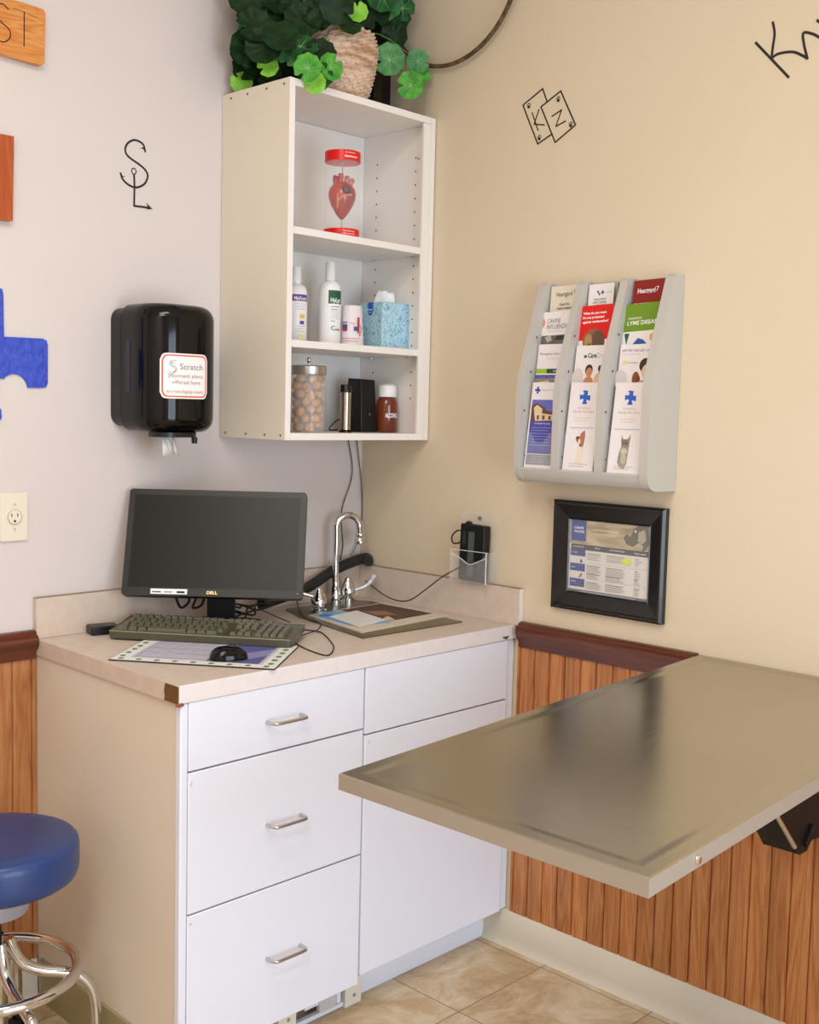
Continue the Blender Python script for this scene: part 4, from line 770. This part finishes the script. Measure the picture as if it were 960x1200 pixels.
def t1a(w, h): return [('t', .018, h-.028, .012, 'Heartgard', mat('#3A2E2A'), .05, .01), ('t', .070, h-.026, .012, '7', mat('#D05040'), .008), ('t', .03, h-.052, .0065, 'Guard his', DARKT, .032, .02), ('t', .024, h-.062, .0065, 'heart against', DARKT, .046, .02), ('t', .013, h-.073, .0065, 'heartworm disease', DARKT, .064, .02), ('c', .006, h-.072, .01, .006, mat('#C8B878'))]
leaflet(3, 0, .085, t1a, 'cream heartworm brochure in the top tier of the left column', PAP2, dy=.008, extra=.03)
leaflet(3, 0, .014, lambda w, h: [('r', .002, h-.012, .011, h-.002, mat('#C89A90'))], 'narrow cream brochure edge just right of the cream heartworm brochure', PAP2, dy=.0785, dz=.0065, dd=-.004)
def t1b(w, h): return [cross(.042, h-.022, .005, mat('#2A4A9A')), ('c', .028, h-.02, .003, .003, HAIR), ('c', .033, h-.026, .003, .003, HAIR), ('r', .054, h-.024, .07, h-.022, LGY), ('t', .018, h-.042, .0055, 'DOES SOMEONE', DARKT, .036), ('t', .016, h-.050, .0055, "WHAT'S NORMAL", DARKT, .04), ('t', .018, h-.058, .0055, 'A LITTLE RIGHT', DARKT, .036)]
leaflet(3, 1, .076, t1b, 'white brochure with a tiny blue cross in the top tier of the middle column', dy=.008, extra=.03, dz=-.002)
leaflet(3, 1, .018, lambda w, h: [('r', 0, h-.05, .009, h, mat('#5C6E44')), ('r', .009, h-.05, .018, h, mat('#B8BEA0'))], 'narrow green edged brochure squeezed at the right of the middle column top tier', dy=.0855, dz=0, dd=-.004)
def t1c(w, h): return [('r', 0, 0, w, h, DREDM), ('t', .012, h-.032, .012, 'Heartgard', WHITET, .05, .02), ('t', .064, h-.03, .012, '7', WHITET, .008), ('t', .004, h-.066, .009, 'PROTECT YOUR DOG', WHITET, .092, .04), ('t', .012, h-.076, .0045, 'from Heartworm Disease', CRM, .06)]
leaflet(3, 2, .092, t1c, 'dark red heartworm brochure in the top tier of the right column', dy=.010, extra=.03)
# ---- clear holder with black device
HB, HT = 1.000, 1.207
hd = thing('acrylic_wall_holder', 'small clear acrylic holder on the tan wall just above the side splash', 'holder', (0, -.49, 1.0))
AC = mat('#FFFFFF', .04, alpha=.10, spec=.9, name='clear_holder_plastic')
MB().prism(rrect(.42, 1.017, .562, 1.210, .02, 5), .0012, .0035, mat('#FFFFFF', .04, alpha=.09, spec=.9, name='clear_holder_back'), fr_).obj('back_plate', hd)
b = MB(); b.box(-.0036, -.425, 1.017, -.05, -.5600, 1.0195, AC); b.obj('floor_plate', hd)
MB().box(-.0036, -.425, 1.0196, -.05, -.427, 1.105, AC).obj('side_plate', hd); MB().box(-.0036, -.558, 1.0196, -.05, -.5600, 1.105, AC).obj('side_plate', hd)
b = MB(); b.prism([(.425, 1.0196), (.56, 1.0196), (.56, 1.105), (.54, 1.083), (.50, 1.068), (.465, 1.083), (.425, 1.105)], .0502, .0522, AC, fr_); b.obj('front_plate', hd)
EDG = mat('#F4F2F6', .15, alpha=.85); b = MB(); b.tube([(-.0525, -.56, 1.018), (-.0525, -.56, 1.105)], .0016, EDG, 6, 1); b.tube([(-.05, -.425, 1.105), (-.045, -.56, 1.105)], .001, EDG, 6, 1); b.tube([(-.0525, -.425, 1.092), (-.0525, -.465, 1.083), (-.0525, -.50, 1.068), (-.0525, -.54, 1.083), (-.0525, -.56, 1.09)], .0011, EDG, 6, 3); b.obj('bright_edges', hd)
b = MB(); b.lathe([(.006, 0), (.006, .002)], mat('#8A7A5A'), (-.0037, -.492, 1.195), 14, M=Matrix.Rotation(-math.pi/2, 4, 'Y')); b.obj('screw', hd)
dv = thing('black_handheld_device', 'black rectangular device with a grey strip standing in the clear wall holder', 'device', (-.028, -.492, 1.02))
b = MB(); DV = mat('#0B0C0E', .5)
M = Matrix.Translation((-.026, -.492, 1.0205)) @ Matrix.Rotation(math.radians(2.0), 4, 'X')
b.box(-.015, -.045, 0, .013, .045, .158, DV, M); b.obj('case', dv, bevel=.004, seg=3)
fd = lambda u, v, h: M @ Vector((-.015-h, -u, v))
b = MB(); art(b, fd, [('r', -.012, .012, .010, .138, mat('#4A5254', .6)), ('r', -.032, .10, -.022, .138, mat('#2A3034', .6))], h=.0004, step=.0001); b.obj('grey_strip', dv, label='grey vertical strip on the black case')
b = MB(); b.tube([M @ Vector((0, .04, .13)), M @ Vector((-.005, .06, .135)), M @ Vector((-.01, .078, .118)), M @ Vector((-.01, .074, .098)), M @ Vector((-.005, .055, .1)), M @ Vector((0, .044, .115))], .0022, CORD, 6, 4); b.ball(M @ Vector((-.002, .024, .160)), .009, BLACKP, sc=(.8, 1.3, .7)); b.obj('strap', dv, label='black strap loop')
b = MB(); c0 = at(455, 705, 0, -.03)
pts = [Vector((-.046, -.53, 1.06)), at(558, 659, 0, -.048)]+[tuple(at(px, py, 0, xx)) for px, py, xx in ((545, 662, -.05), (520, 675, -.05), (500, 690, -.055), (478, 704, -.075))]+[tuple(at(455, 700, 0, -.06)), tuple(at(432, 683, 0, -.026))]+[tuple(at(px, py, 1, -.03)) for px, py in ((428, 678), (436, 662), (439, 655))]
b.tube(pts, .0021, mat('#4A4038', .5), 6, 5); tag(b.obj('device_cord', origin=tuple(pts[0])), 'thin dark cord sagging from the wall holder down to the splash corner', 'cord')
# ================================================================== COUNTER ITEMS
Z = TZ+.0003
# sink rim with deck
SO, SU, SV = Vector((-.4785, -.519, Z)), Vector((1, -.02, 0)), Vector((.16, 1, 0))
sk = thing('steel_sink', 'flush stainless steel sink mostly hidden under a poster board', 'sink', (-.27, -.33, TZ))
SM = mat('#8E846C', .3, 1, name='dull_stainless')
b = MB(); b.prism([(-.4785, -.519), (-.107, -.5277), (-.0691, -.1267), (-.10, -.075), (-.36, -.075), (-.4091, -.1893)], 0, .0035, SM, lambda u, v, h: Vector((u, v, Z+h))); b.obj('sink_deck', sk, bevel=.001)
pb = MB(); PZ = Z+.0038
PB = mat('#DCCDBB', .5); SKB = mat('#74B4DC', .5); pb_poly = [at(361, 722, 2, PZ), at(424, 742, 2, PZ), at(524, 722.5, 2, PZ), at(448, 707.5, 2, PZ)]
gp = lambda u, v, h: Vector(pb_poly[1]).lerp(pb_poly[2], u).lerp(Vector(pb_poly[0]).lerp(pb_poly[3], u), v)+Vector((0, 0, h))
pb.add([gp(u, v, h) for h in (0, .003) for v in (0, 1) for u in (0, 1)], [(0, 2, 3, 1), (4, 5, 7, 6), (0, 1, 5, 4), (2, 6, 7, 3), (0, 4, 6, 2), (1, 3, 7, 5)], PB)
pbd = thing('poster_board', 'flat poster with a blue sky and a dark brown photo lying over the sink', 'poster', pb_poly[1]+Vector((.15, .15, 0)))
art(pb, gp, [('p', [(0.02, .95), (.06, .3), (.42, .12), (.45, .6), (.35, 1)], SKB), ('p', [(.45, .2), (.97, .18), (.95, .97), (.40, .98), (.42, .6), (.30, .25)][0:5], mat('#4E3428', .5)), ('p', [(.52, .5), (.68, .38), (.72, .62), (.55, .78)], mat('#9A6A4E', .5)), ('p', [(.40, .25), (.52, .2), (.58, .4), (.50, .36)], mat('#D8C8A8', .5)), ('p', [(.05, .85), (.2, .7), (.2, .88), (.1, .95)], mat('#3A78C8', .5))], h=.0032, step=.0001)
pb.obj('printed_face', pbd, smooth=False)
q4 = [at(px, py, 2, PZ+.0045) for px, py in ((386, 723), (421, 735), (452, 727), (418, 716))]
b = MB(); b.add([v+Vector((0, 0, h)) for h in (0, .0018) for v in q4], [(3, 2, 1, 0), (4, 5, 6, 7), (0, 1, 5, 4), (1, 2, 6, 5), (2, 3, 7, 6), (3, 0, 4, 7)], mat('#F1EFEC', .3)); tag(b.obj('white_card', origin=q4[0], smooth=False), 'blank white card lying on the poster board over the sink', 'card')
# faucet
fx, fy = -.158, -.066
p = at(391, 704, 2, Z+.006); fx, fy = -.165, -.07
fc = thing('gooseneck_faucet', 'chrome gooseneck faucet with two lever handles at the back of the sink', 'faucet', (fx, fy, TZ))
b = MB(); zf = Z+.0038
b.lathe([(.024, zf), (.024, zf+.006), (.018, zf+.010), (.0165, zf+.03), (.0135, zf+.042), (.011, zf+.048), (.0105, zf+.06)], CHROME, (fx, fy, 0), 24); b.obj('spout_base', fc)
dirv = Vector((.72, -.69, 0)); dirv = (Vector((.93, -.37, 0))).normalized()
up = [Vector((fx, fy, zf+.05)), Vector((fx, fy, zf+.12)), Vector((fx+.001, fy, zf+.19))]
R0 = .037; cz = zf+.222
arc = [Vector((fx, fy, cz))+dirv*(R0-R0*math.cos(a))+Vector((0, 0, R0*math.sin(a)*1.0)) for a in [math.radians(d) for d in range(0, 181, 20)]]
tip = arc[-1]
b = MB(); b.tube(up+arc+[tip+Vector((.003, 0, -.018))], .0102, CHROME, 14, 4); b.obj('gooseneck_spout', fc)
b = MB(); b.lathe([(.010, .0), (.0145, -.004), (.0155, -.010), (.0125, -.016), (.0155, -.020), (.0165, -.032), (.013, -.036)], CHROME, tip+Vector((.003, 0, -.014)), 24); b.obj('aerator', fc)
def tap(px, py, lever, nm, lb, lm):
    q = at(px, py, 2, zf); b = MB(); b.lathe([(.023, zf), (.023, zf+.009), (.015, zf+.012), (.015, zf+.017), (.0215, zf+.02), (.022, zf+.038), (.020, zf+.042), (.017, zf+.052), (.0105, zf+.062), (.0095, zf+.068), (.0055, zf+.072)], CHROME, (q.x, q.y, 0), 24)
    h = b.obj('tap_valve', fc); b = MB(); b.tube([Vector(l)+Vector((q.x, q.y, zf)) for l in lever], .006, lm, 10, 4, radii=[.0045, .005, .0065, .0085]); b.obj('lever', h, label=lb)
tap(373.5, 718, [(-.008, .002, .045), (-.03, .016, .052), (-.055, .03, .062), (-.075, .04, .074)], 'l', 'polished lever pointing left', CHROME)
tap(407.5, 704, [(.012, -.004, .03), (.03, -.014, .035), (.052, -.026, .045), (.066, -.034, .062), (.072, -.038, .078)], 'r', 'pale lever curving up to the right', mat('#E4E2EA', .2, .3))
# cable bundle
BM = noisy('black_spiral_wrap', '#0B0C0D', '#222426', 90, .45, bump=.6, bscale=120)
b = MB(); pts = [Vector((-.47, -.10, .945))]+[at(px, py, 1, yy) for px, py, yy in ((352, 692, -.06), (368, 684, -.055), (385, 672, -.05), (402, 663, -.048), (420, 656, -.048), (430, 654, -.05))]+[Vector((-.035, -.075, 1.030))]
b.tube(pts, .0165, BM, 12, 6); tag(b.obj('cable_bundle', origin=pts[0]), 'thick black wrapped cable bundle rising behind the faucet into the corner', 'cable')
def cable(nm, pts, r, lb, m=CORD): b = MB(); b.tube(pts, r, m, 6, 5); tag(b.obj(nm, origin=pts[0]), lb, 'cable')
cable('hanging_cable', [(-.068, -.008, 1.4077)]+[at(px, py, 1, -.008) for px, py in ((413, 545), (411, 565), (402.5, 590), (400, 606), (401, 625), (402, 640), (399, 656))], .0016, 'thin black cable hanging from the wall cabinet behind the faucet, left one of the two')
cable('hanging_cable', [(-.032, -.008, 1.4077)]+[at(px, py, 1, -.008) for px, py in ((421, 540), (424, 570), (424.5, 600))]+[at(px, py, 1, -.014) for px, py in ((422, 625), (417, 640), (411, 651))], .0016, 'thin grey cable hanging from the wall cabinet, nearest the room corner', mat('#5A5048', .5))
cable('counter_cable', [Vector((-.47, -.1, .93)), at(352, 735, 2, Z+.004), at(358, 738, 2, Z+.002), at(376, 741, 2, Z+.002), at(388, 752, 2, Z+.002), at(391, 760, 2, Z+.002), at(384, 768, 2, Z+.002), at(365, 763, 2, Z+.002), at(350, 756, 2, Z+.003), at(345, 752, 2, Z+.004)], .0016, 'thin black cable looping on the counter to the right of the keyboard')
cable('counter_cable', [at(347, 700, 2, .95), at(352, 718, 2, Z+.006), at(362, 726, 2, Z+.0065), at(376, 730, 2, Z+.009), at(372, 738, 2, Z+.009), at(358, 743, 2, Z+.004), at(348, 746, 2, Z+.004)], .0016, 'thin black cable running from the monitor to beside the sink')
# monitor
mc = Vector((-.717, -.219, 1.145)); my, mt = .80, .35
n_ = Vector((-math.sin(my)*math.cos(mt), -math.cos(my)*math.cos(mt), math.sin(mt))); ru = Vector((math.cos(my), -math.sin(my), 0)); uu = n_.cross(ru)
fm_ = lambda u, v, h: mc+ru*u+uu*v+n_*h
mo = thing('computer_monitor', 'black widescreen computer monitor tilted back on its stand, screen off', 'monitor', (-.665, -.165, TZ))
BZ = mat('#131414', .4); hw, hh = .2275, .139
b = MB(); b.prism(rrect(-hw, -hh, hw, hh, .008, 4), -.030, 0, BZ, fm_); b.obj('housing', mo, bevel=.003, seg=3)
b = MB(); b.prism(rrect(-.13, -.09, .13, .09, .03, 4), -.055, -.0302, BLACKM, fm_); b.obj('rear_cover', mo, bevel=.006)
b = MB(); b.add([fm_(u, v, .0006) for u, v in ((-hw+.0155, -hh+.021), (hw-.0155, -hh+.021), (hw-.0155, hh-.0155), (-hw+.0155, hh-.0155))], [(0, 1, 2, 3)], mat('#141410', .32, spec=.28, name='dark_screen')); b.obj('screen', mo, smooth=False, label='dark switched off screen')
b = MB(); art(b, fm_, [('t', -.013, -hh+.0065, .0075, 'DELL', mat('#D8C48A', .3, .5), .027, .03), ('c', hw-.012, -hh+.012, .0014, .0014, mat('#E0A060'))], h=.0006); b.obj('bezel_lettering', mo)
b = MB(); art(b, fm_, [('r', -.154, -hh+.004, -.062, -hh+.0175, mat('#F0EEEE', .5)), ('r', -.150, -hh+.008, -.128, -hh+.011, DARKT), ('r', -.12, -hh+.008, -.1, -hh+.011, GRY), ('r', -.088, -hh+.007, -.068, -hh+.012, DARKT)], h=.0006, step=.0003); b.obj('label_sticker', mo, label='white inventory sticker on the lower bezel')
b = MB(); nb = Vector((-.648, -.152, Z)); fwd = -Vector((n_.x, n_.y, 0)).normalized()
b.prism([(-.036, 0), (.036, 0), (.036, .20), (-.036, .20)], -.011, .011, BLACKM, lambda u, v, h: nb+ru*u+Vector((0, 0, .010+v))+fwd*(h+.012)); b.obj('neck', mo, bevel=.003)
b = MB(); b.prism([( .13*math.cos(a*.2618), .075*math.sin(a*.2618)) for a in range(24)], 0, .010, BLACKP, lambda u, v, h: nb+ru*u+fwd*(v+.005)+Vector((0, 0, h))); b.obj('foot', mo, bevel=.003)
# loose cable tangle behind monitor, small box
for k, lb in enumerate(('black cable curled on the counter under the left side of the monitor', 'black cable tangle under the right side of the monitor')):
    b = MB(); 
    base = [Vector((-.80, -.085, Z+.01)), Vector((-.80, -.12, Z+.09))] if k == 0 else None
    if k == 0: P_ = [at(px, py, 1, yy) for px, py, yy in ((205, 697, -.12), (212, 712, -.11), (222, 704, -.1), (218, 695, -.1), (230, 698, -.09), (226, 712, -.08), (236, 709, -.08), (240, 698, -.08))]
    else: P_ = [Vector((R_.uniform(-.585, -.47), R_.uniform(-.15, -.05), Z+R_.uniform(.008, .045))) for _ in range(16)]
    P_ = [Vector((q.x, q.y, max(q.z, Z+.004))) for q in P_]
    b.tube(P_, .0035 if k == 0 else .0028, CORD, 7, 6); tag(b.obj('loose_cable', origin=P_[0]), lb, 'cable')
nb2 = at(134, 731, 2, Z+.02)
sb = thing('small_black_hub', 'small black plastic box on the counter behind the left end of the keyboard', 'hub', (-.955, -.045, TZ))
M = Matrix.Translation((-.945, -.052, Z+.0003)) @ Matrix.Rotation(-.25, 4, 'Z')
b = MB(); b.box(-.03, -.024, 0, .042, .024, .022, BLACKP, M); b.obj('housing', sb, bevel=.003); b = MB()
for i in range(4): b.box(-.018+i*.011, -.0246, .006, -.011+i*.011, -.0238, .013, mat('#1E1E1E', .3), M)
b.obj('ports', sb)
# keyboard
kA = Vector((-.972, -.130, 0)); kd = Vector((.583, -.812, 0)); kb_ = Vector((.812, .583, 0)); KW, KD_ = .462, .150
kt = .045/KD_
fk = lambda u, v, h: kA+kd*u+kb_*v+Vector((0, 0, Z+.0042+v*.10+h))
ky = thing('keyboard', 'olive grey translucent covered keyboard on the counter in front of the monitor', 'keyboard', (-.79, -.29, TZ))
KC = mat('#4C4A3A', .35, coat=.3, name='covered_keyboard'); KK = mat('#5E5C4A', .3, coat=.4); KE = mat('#8A8872', .25, coat=.4)
b = MB(); b.prism(rrect(0, 0, KW, KD_, .012, 4), .0005, .016, KC, fk); b.obj('base', ky, bevel=.004, seg=3)
def key(b, u0, v0, w_, d_, m, h=.0082):
    i = .0022; b.add([fk(*p_) for p_ in ((u0, v0, .0162), (u0+w_, v0, .0162), (u0+w_, v0+d_, .0162), (u0, v0+d_, .0162), (u0+i, v0+i, .0162+h), (u0+w_-i, v0+i, .0162+h), (u0+w_-i, v0+d_-i, .0162+h), (u0+i, v0+d_-i, .0162+h))], [(4, 5, 6, 7), (0, 1, 5, 4), (1, 2, 6, 5), (2, 3, 7, 6), (3, 0, 4, 7)], m)
b = MB(); pit = .0187; n_keys = 0
for row in range(5):
    v = .020+row*pit; u = .016+(row % 2)*.004
    if row == 0:
        for wd in (.026, .022, .022, .1, .022, .022, .026): key(b, u, v, wd, .0165, KK); u += wd+.0022
    else:
        for i in range(14): key(b, u, v, .0165, .0165, KK); u += pit
    u = .302
    for i in range(3): key(b, u, v, .0165, .0165, KK) if row in (0, 3, 4) or (row == 1 and i == 1) else None; u += pit
    u = .366
    for i in range(4): key(b, u, v, .0165, .0165, KK); u += pit
u = .016
for i in range(19):
    key(b, u, .126, .0165, .0145, KK); u += pit*1.0+(.008 if i % 4 == 3 else 0)
b.obj('keys', ky)
b = MB(); b.tube([fk(.003, .004, .0165), fk(KW-.003, .004, .0165), fk(KW-.003, KD_-.004, .0165), fk(.003, KD_-.004, .0165)], .0022, KE, 6, 1, closed=True); b.obj('cover_rim', ky, label='pale shiny rim of the plastic cover')
# mouse pad
mpd = [at(127, 772.5, 2, Z+.003), at(322, 784, 2, Z+.003), at(350, 757, 2, Z+.003), at(172, 748, 2, Z+.003)]
gm = lambda u, v, h: mpd[0].lerp(mpd[1], u).lerp(mpd[3].lerp(mpd[2], u), v)+Vector((0, 0, h))
mp_ = thing('mouse_pad', 'white bordered printed mouse pad lying partly under the keyboard', 'mouse pad', mpd[0].lerp(mpd[2], .5))
b = MB(); b.add([gm(u, v, h) for h in (-.0028, 0) for v in (0, 1) for u in (0, 1)], [(0, 2, 3, 1), (4, 5, 7, 6), (0, 1, 5, 4), (2, 6, 7, 3), (0, 4, 6, 2), (1, 3, 7, 5)], mat('#2A2A30', .8))
GRNL = mat('#5C8A5A', .6); LAV = mat('#A8A4C4', .6); VIO2 = mat('#5A5C9A', .6)
ii = [('r', .003, .005, .997, .995, mat('#E6E6E0', .6)), ('r', .10, .14, .90, .99, mat('#BDBACB', .6)), ('r', .56, .14, .88, .98, VIO2), ('p', [(.56, .14), (.7, .14), (.88, .5), (.88, .8), (.7, .5)], mat('#8A8AB8', .6))]
for i in range(9): ii.append(('c', .06+i*.11, .07, .018, .032, GRNL if i % 2 else mat('#6A7A6A')))
for i in range(6): ii += [('c', .045, .18+i*.15, .016, .035, GRNL), ('c', .95, .18+i*.15, .018, .035, GRNL)]
for i in range(3):
    for j in range(4): ii.append(('r', .12+.145*i, .2+j*.2, .245+.145*i, .215+j*.2, mat('#E0DEE8', .6))); 
for i in range(4): ii.append(('r', .115+.145*i, .17, .12+.145*i, .95, mat('#E0DEE8', .6)))
art(b, gm, ii, h=.0001, step=.00004); b.obj('printed_mat', mp_, smooth=False)
# mouse
mq = at(268, 772, 2, Z+.004); ma = math.atan2(kb_.y, kb_.x)+.25
ms = thing('computer_mouse', 'small glossy black computer mouse on the mouse pad', 'mouse', (mq.x, mq.y, TZ))
M = Matrix.Translation((mq.x, mq.y, Z+.0038)) @ Matrix.Rotation(-.35, 4, 'Z') @ Matrix.Scale(.86, 4); b = MB(); vs = []; fs = []
na, nr = 24, 7
for j in range(nr+1):
    t = j/nr; ph = t*math.pi/2
    for i in range(na):
        a = 2*math.pi*i/na; ex = .052*(abs(math.cos(a))**.8)*(1 if math.cos(a) > 0 else -1); ey = .031*(abs(math.sin(a))**.75)*(1 if math.sin(a) > 0 else -1)*(1-.1*math.cos(2*a))
        vs.append(M @ Vector((ex*math.cos(ph)**.6 if j < nr else 0, ey*math.cos(ph)**.6 if j < nr else 0, .034*math.sin(ph)*(1-.1*math.cos(a)*math.cos(ph)))))
for j in range(nr):
    for i in range(na): fs.append((j*na+i, j*na+(i+1) % na, (j+1)*na+(i+1) % na, (j+1)*na+i))
fs.append(tuple(range(na))[::-1]); b.add(vs, fs, BLACKG); b.obj('shell', ms, ang=70)
MB().lathe([(.006, -.004), (.0065, -.003), (.0065, .003), (.006, .004)], mat('#333333', .5), M @ Vector((.022, 0, .031)), 16, M=Matrix.Rotation(-.35, 4, 'Z') @ Matrix.Rotation(math.pi/2, 4, 'X')).obj('scroll_wheel', ms)
# ================================================================== EXAM TABLE
et = thing('exam_table', 'large brushed stainless steel fold down exam table fixed to the tan wall', 'exam table', (-.64, -1.55, .88))
STL = bpy.data.materials.new('brushed_steel_top'); STL.use_nodes = True; L = STL.node_tree.links; bb = STL.node_tree.nodes['Principled BSDF']
g = N(STL, 'ShaderNodeNewGeometry'); mp = N(STL, 'ShaderNodeMapping'); mp.inputs['Scale'].default_value = (6, 260, 6); L.new(g.outputs['Position'], mp.inputs[0])
n1 = N(STL, 'ShaderNodeTexNoise'); n1.inputs['Scale'].default_value = 1; n1.inputs['Detail'].default_value = 3; L.new(mp.outputs[0], n1.inputs[0])
mr = N(STL, 'ShaderNodeMapRange'); mr.inputs[3].default_value = .19; mr.inputs[4].default_value = .29; L.new(n1.outputs[0], mr.inputs[0]); L.new(mr.outputs[0], bb.inputs['Roughness'])
n3 = N(STL, 'ShaderNodeTexNoise'); n3.inputs['Scale'].default_value = 3; L.new(g.outputs['Position'], n3.inputs[0]); rp = N(STL, 'ShaderNodeValToRGB'); e = rp.color_ramp.elements; e[0].color = lin('#ADA592'); e[1].color = lin('#B8B09E'); L.new(n3.outputs[0], rp.inputs[0]); L.new(rp.outputs[0], bb.inputs['Base Color']); bb.inputs['Metallic'].default_value = 1
TT = .922; A_, B_, D_, E_ = Vector((-.004, -1.199, 0)), Vector((-1.2706, -1.2956, 0)), Vector((-1.2631, -1.8568, 0)), Vector((-.004, -1.772, 0))
cen = (A_+B_+D_+E_)/4
def ring(ins, z): 
    out = []; Q = [A_, B_, D_, E_]
    for i in range(4):
        p0, p1, p2 = Q[i-1], Q[i], Q[(i+1) % 4]; d1 = (p0-p1).normalized(); d2 = (p2-p1).normalized(); s_ = abs(d1.cross(d2).z); out.append(p1+(d1+d2)*ins/s_+Vector((0, 0, z)))
    return out
b = MB(); lv = [ring(.004, TT-.0265), ring(0, TT-.0265), ring(0, TT-.002), ring(.002, TT), ring(.024, TT-.0001), ring(.029, TT-.0005), ring(.036, TT-.0013), ring(.041, TT-.0016)]
vs = [v for l in lv for v in l]
b.add(vs, [(k*4+j, k*4+(j+1) % 4, (k+1)*4+(j+1) % 4, (k+1)*4+j) for k in range(len(lv)-1) for j in range(4)]+[(28, 29, 30, 31), (3, 2, 1, 0)], STL)
SAT = mat('#B6B0A4', .6, .72, name='satin_steel_edge'); k = b.mi(SAT)
for i in range(8): b.m[i] = k
b.obj('table_top', et, smooth=False)
b = MB(); q = D_.lerp(E_, .105); dn = (E_-D_).normalized(); out = Vector((dn.y, -dn.x, 0)); 
Mb = Matrix.Translation(q+Vector((0, 0, TT-.0145))) @ out.to_track_quat('Z', 'Y').to_matrix().to_4x4()
b.lathe([(.0065, .0003), (.0065, .002), (.0045, .0045), (.0005, .0052)], CHROME, (0, 0, 0), 16, M=Mb, cap=False); b.obj('bolt', et, label='small chrome bolt head on the near edge')
# hinge bracket below
b = MB(); BKT = mat('#060607', .5, spec=.3)
b.box(-.036, -1.24, .78, -.056, -1.74, .893, BKT)
b.obj('wall_bracket', et, bevel=.004)
b = MB()
b.prism([(-.76, .8945), (-.745, .868), (-.655, .775), (-.640, .7575), (-.610, .7575), (-.595, .772), (-.52, .765), (-.30, .69), (-.058, .52), (-.058, .8945)], -1.765, -1.70, BKT, lambda u, v, h: Vector((u, h, v)))
b.obj('folding_arm', et, bevel=.004)
b = MB(); b.tube([(-.745, -1.7665, .860), (-.662, -1.7665, .778)], .004, STEELB, 8, 1); b.tube([(-.625, -1.7665, .772), (-.60, -1.7665, .80)], .007, BLACKG, 8, 1)
b.obj('brace_rod', et)
# ================================================================== STOOL
sx_, sy_ = -1.356, -.310
so = thing('rolling_stool', 'round blue vinyl rolling stool with chrome foot ring beside the cabinet', 'stool', (sx_, sy_, 0))
b = MB(); SR = .176; z1 = .562; z0s = .470
b.lathe([(.02, z0s-.004), (SR-.04, z0s-.004), (SR-.017, z0s-.001), (SR-.006, z0s+.007), (SR-.001, z0s+.02), (SR, z0s+.035), (SR, z0s+.068), (SR-.002, z1-.012), (SR-.008, z1-.005), (SR-.018, z1-.001), (SR-.05, z1+.001), (.001, z1-.002)], noisy('blue_vinyl', '#20386E', '#24407A', 8, .38, bump=.15, bscale=400, coat=.1), (sx_, sy_, 0), 64); b.obj('seat', so, ang=60)
b = MB(); b.lathe([(.06, z0s-.075), (.068, z0s-.07), (.078, z0s-.03), (.085, z0s-.005)], mat('#A9AEBC', .35, .4), (sx_, sy_, 0), 40); b.obj('seat_hub', so, label='pale grey plate under the seat')
b = MB(); b.lathe([(.014, .12), (.014, .42)], BLACKP, (sx_, sy_, 0), 20); b.lathe([(.026, .13), (.026, .32)], CHROME, (sx_, sy_, 0), 24); b.obj('gas_column', so)
b = MB(); b.tube([(sx_+.172*math.cos(a), sy_+.172*math.sin(a), .262) for a in [i*math.pi/18 for i in range(36)]], .0125, CHROME, 14, 1, closed=True); b.obj('foot_ring', so)
for i in range(5):
    a = math.radians(-21+72*i); c_, s_ = math.cos(a), math.sin(a)
    P_ = [(sx_+r_*c_, sy_+r_*s_, z_) for r_, z_ in ((.028, .335), (.038, .305), (.058, .272), (.095, .25), (.14, .238), (.178, .222), (.202, .19), (.212, .145), (.214, .085))]
    b = MB(); b.tube(P_, .0125, CHROME, 14, 4); lg = b.obj('leg', so)
    cx2, cy2 = sx_+.214*c_, sy_+.214*s_
    b = MB(); b.lathe([(.012, .058), (.016, .062), (.016, .074), (.011, .084)], CHROME, (cx2, cy2, 0), 16)
    Mr = Matrix.Rotation(a+1.1, 4, 'Z') @ Matrix.Rotation(math.pi/2, 4, 'X')
    for e_ in (-.014, .014): b.lathe([(.018, e_-.007), (.0245, e_-.005), (.0245, e_+.005), (.018, e_+.007)], BLACKP, (cx2, cy2, .0252), 20, M=Mr)
    b.lathe([(.008, -.02), (.008, .02)], BLACKP, (cx2, cy2, .0252), 12, M=Mr); b.lathe([(.009, .03), (.012, .058)], BLACKP, (cx2, cy2, 0), 12)
    b.obj('caster', lg)
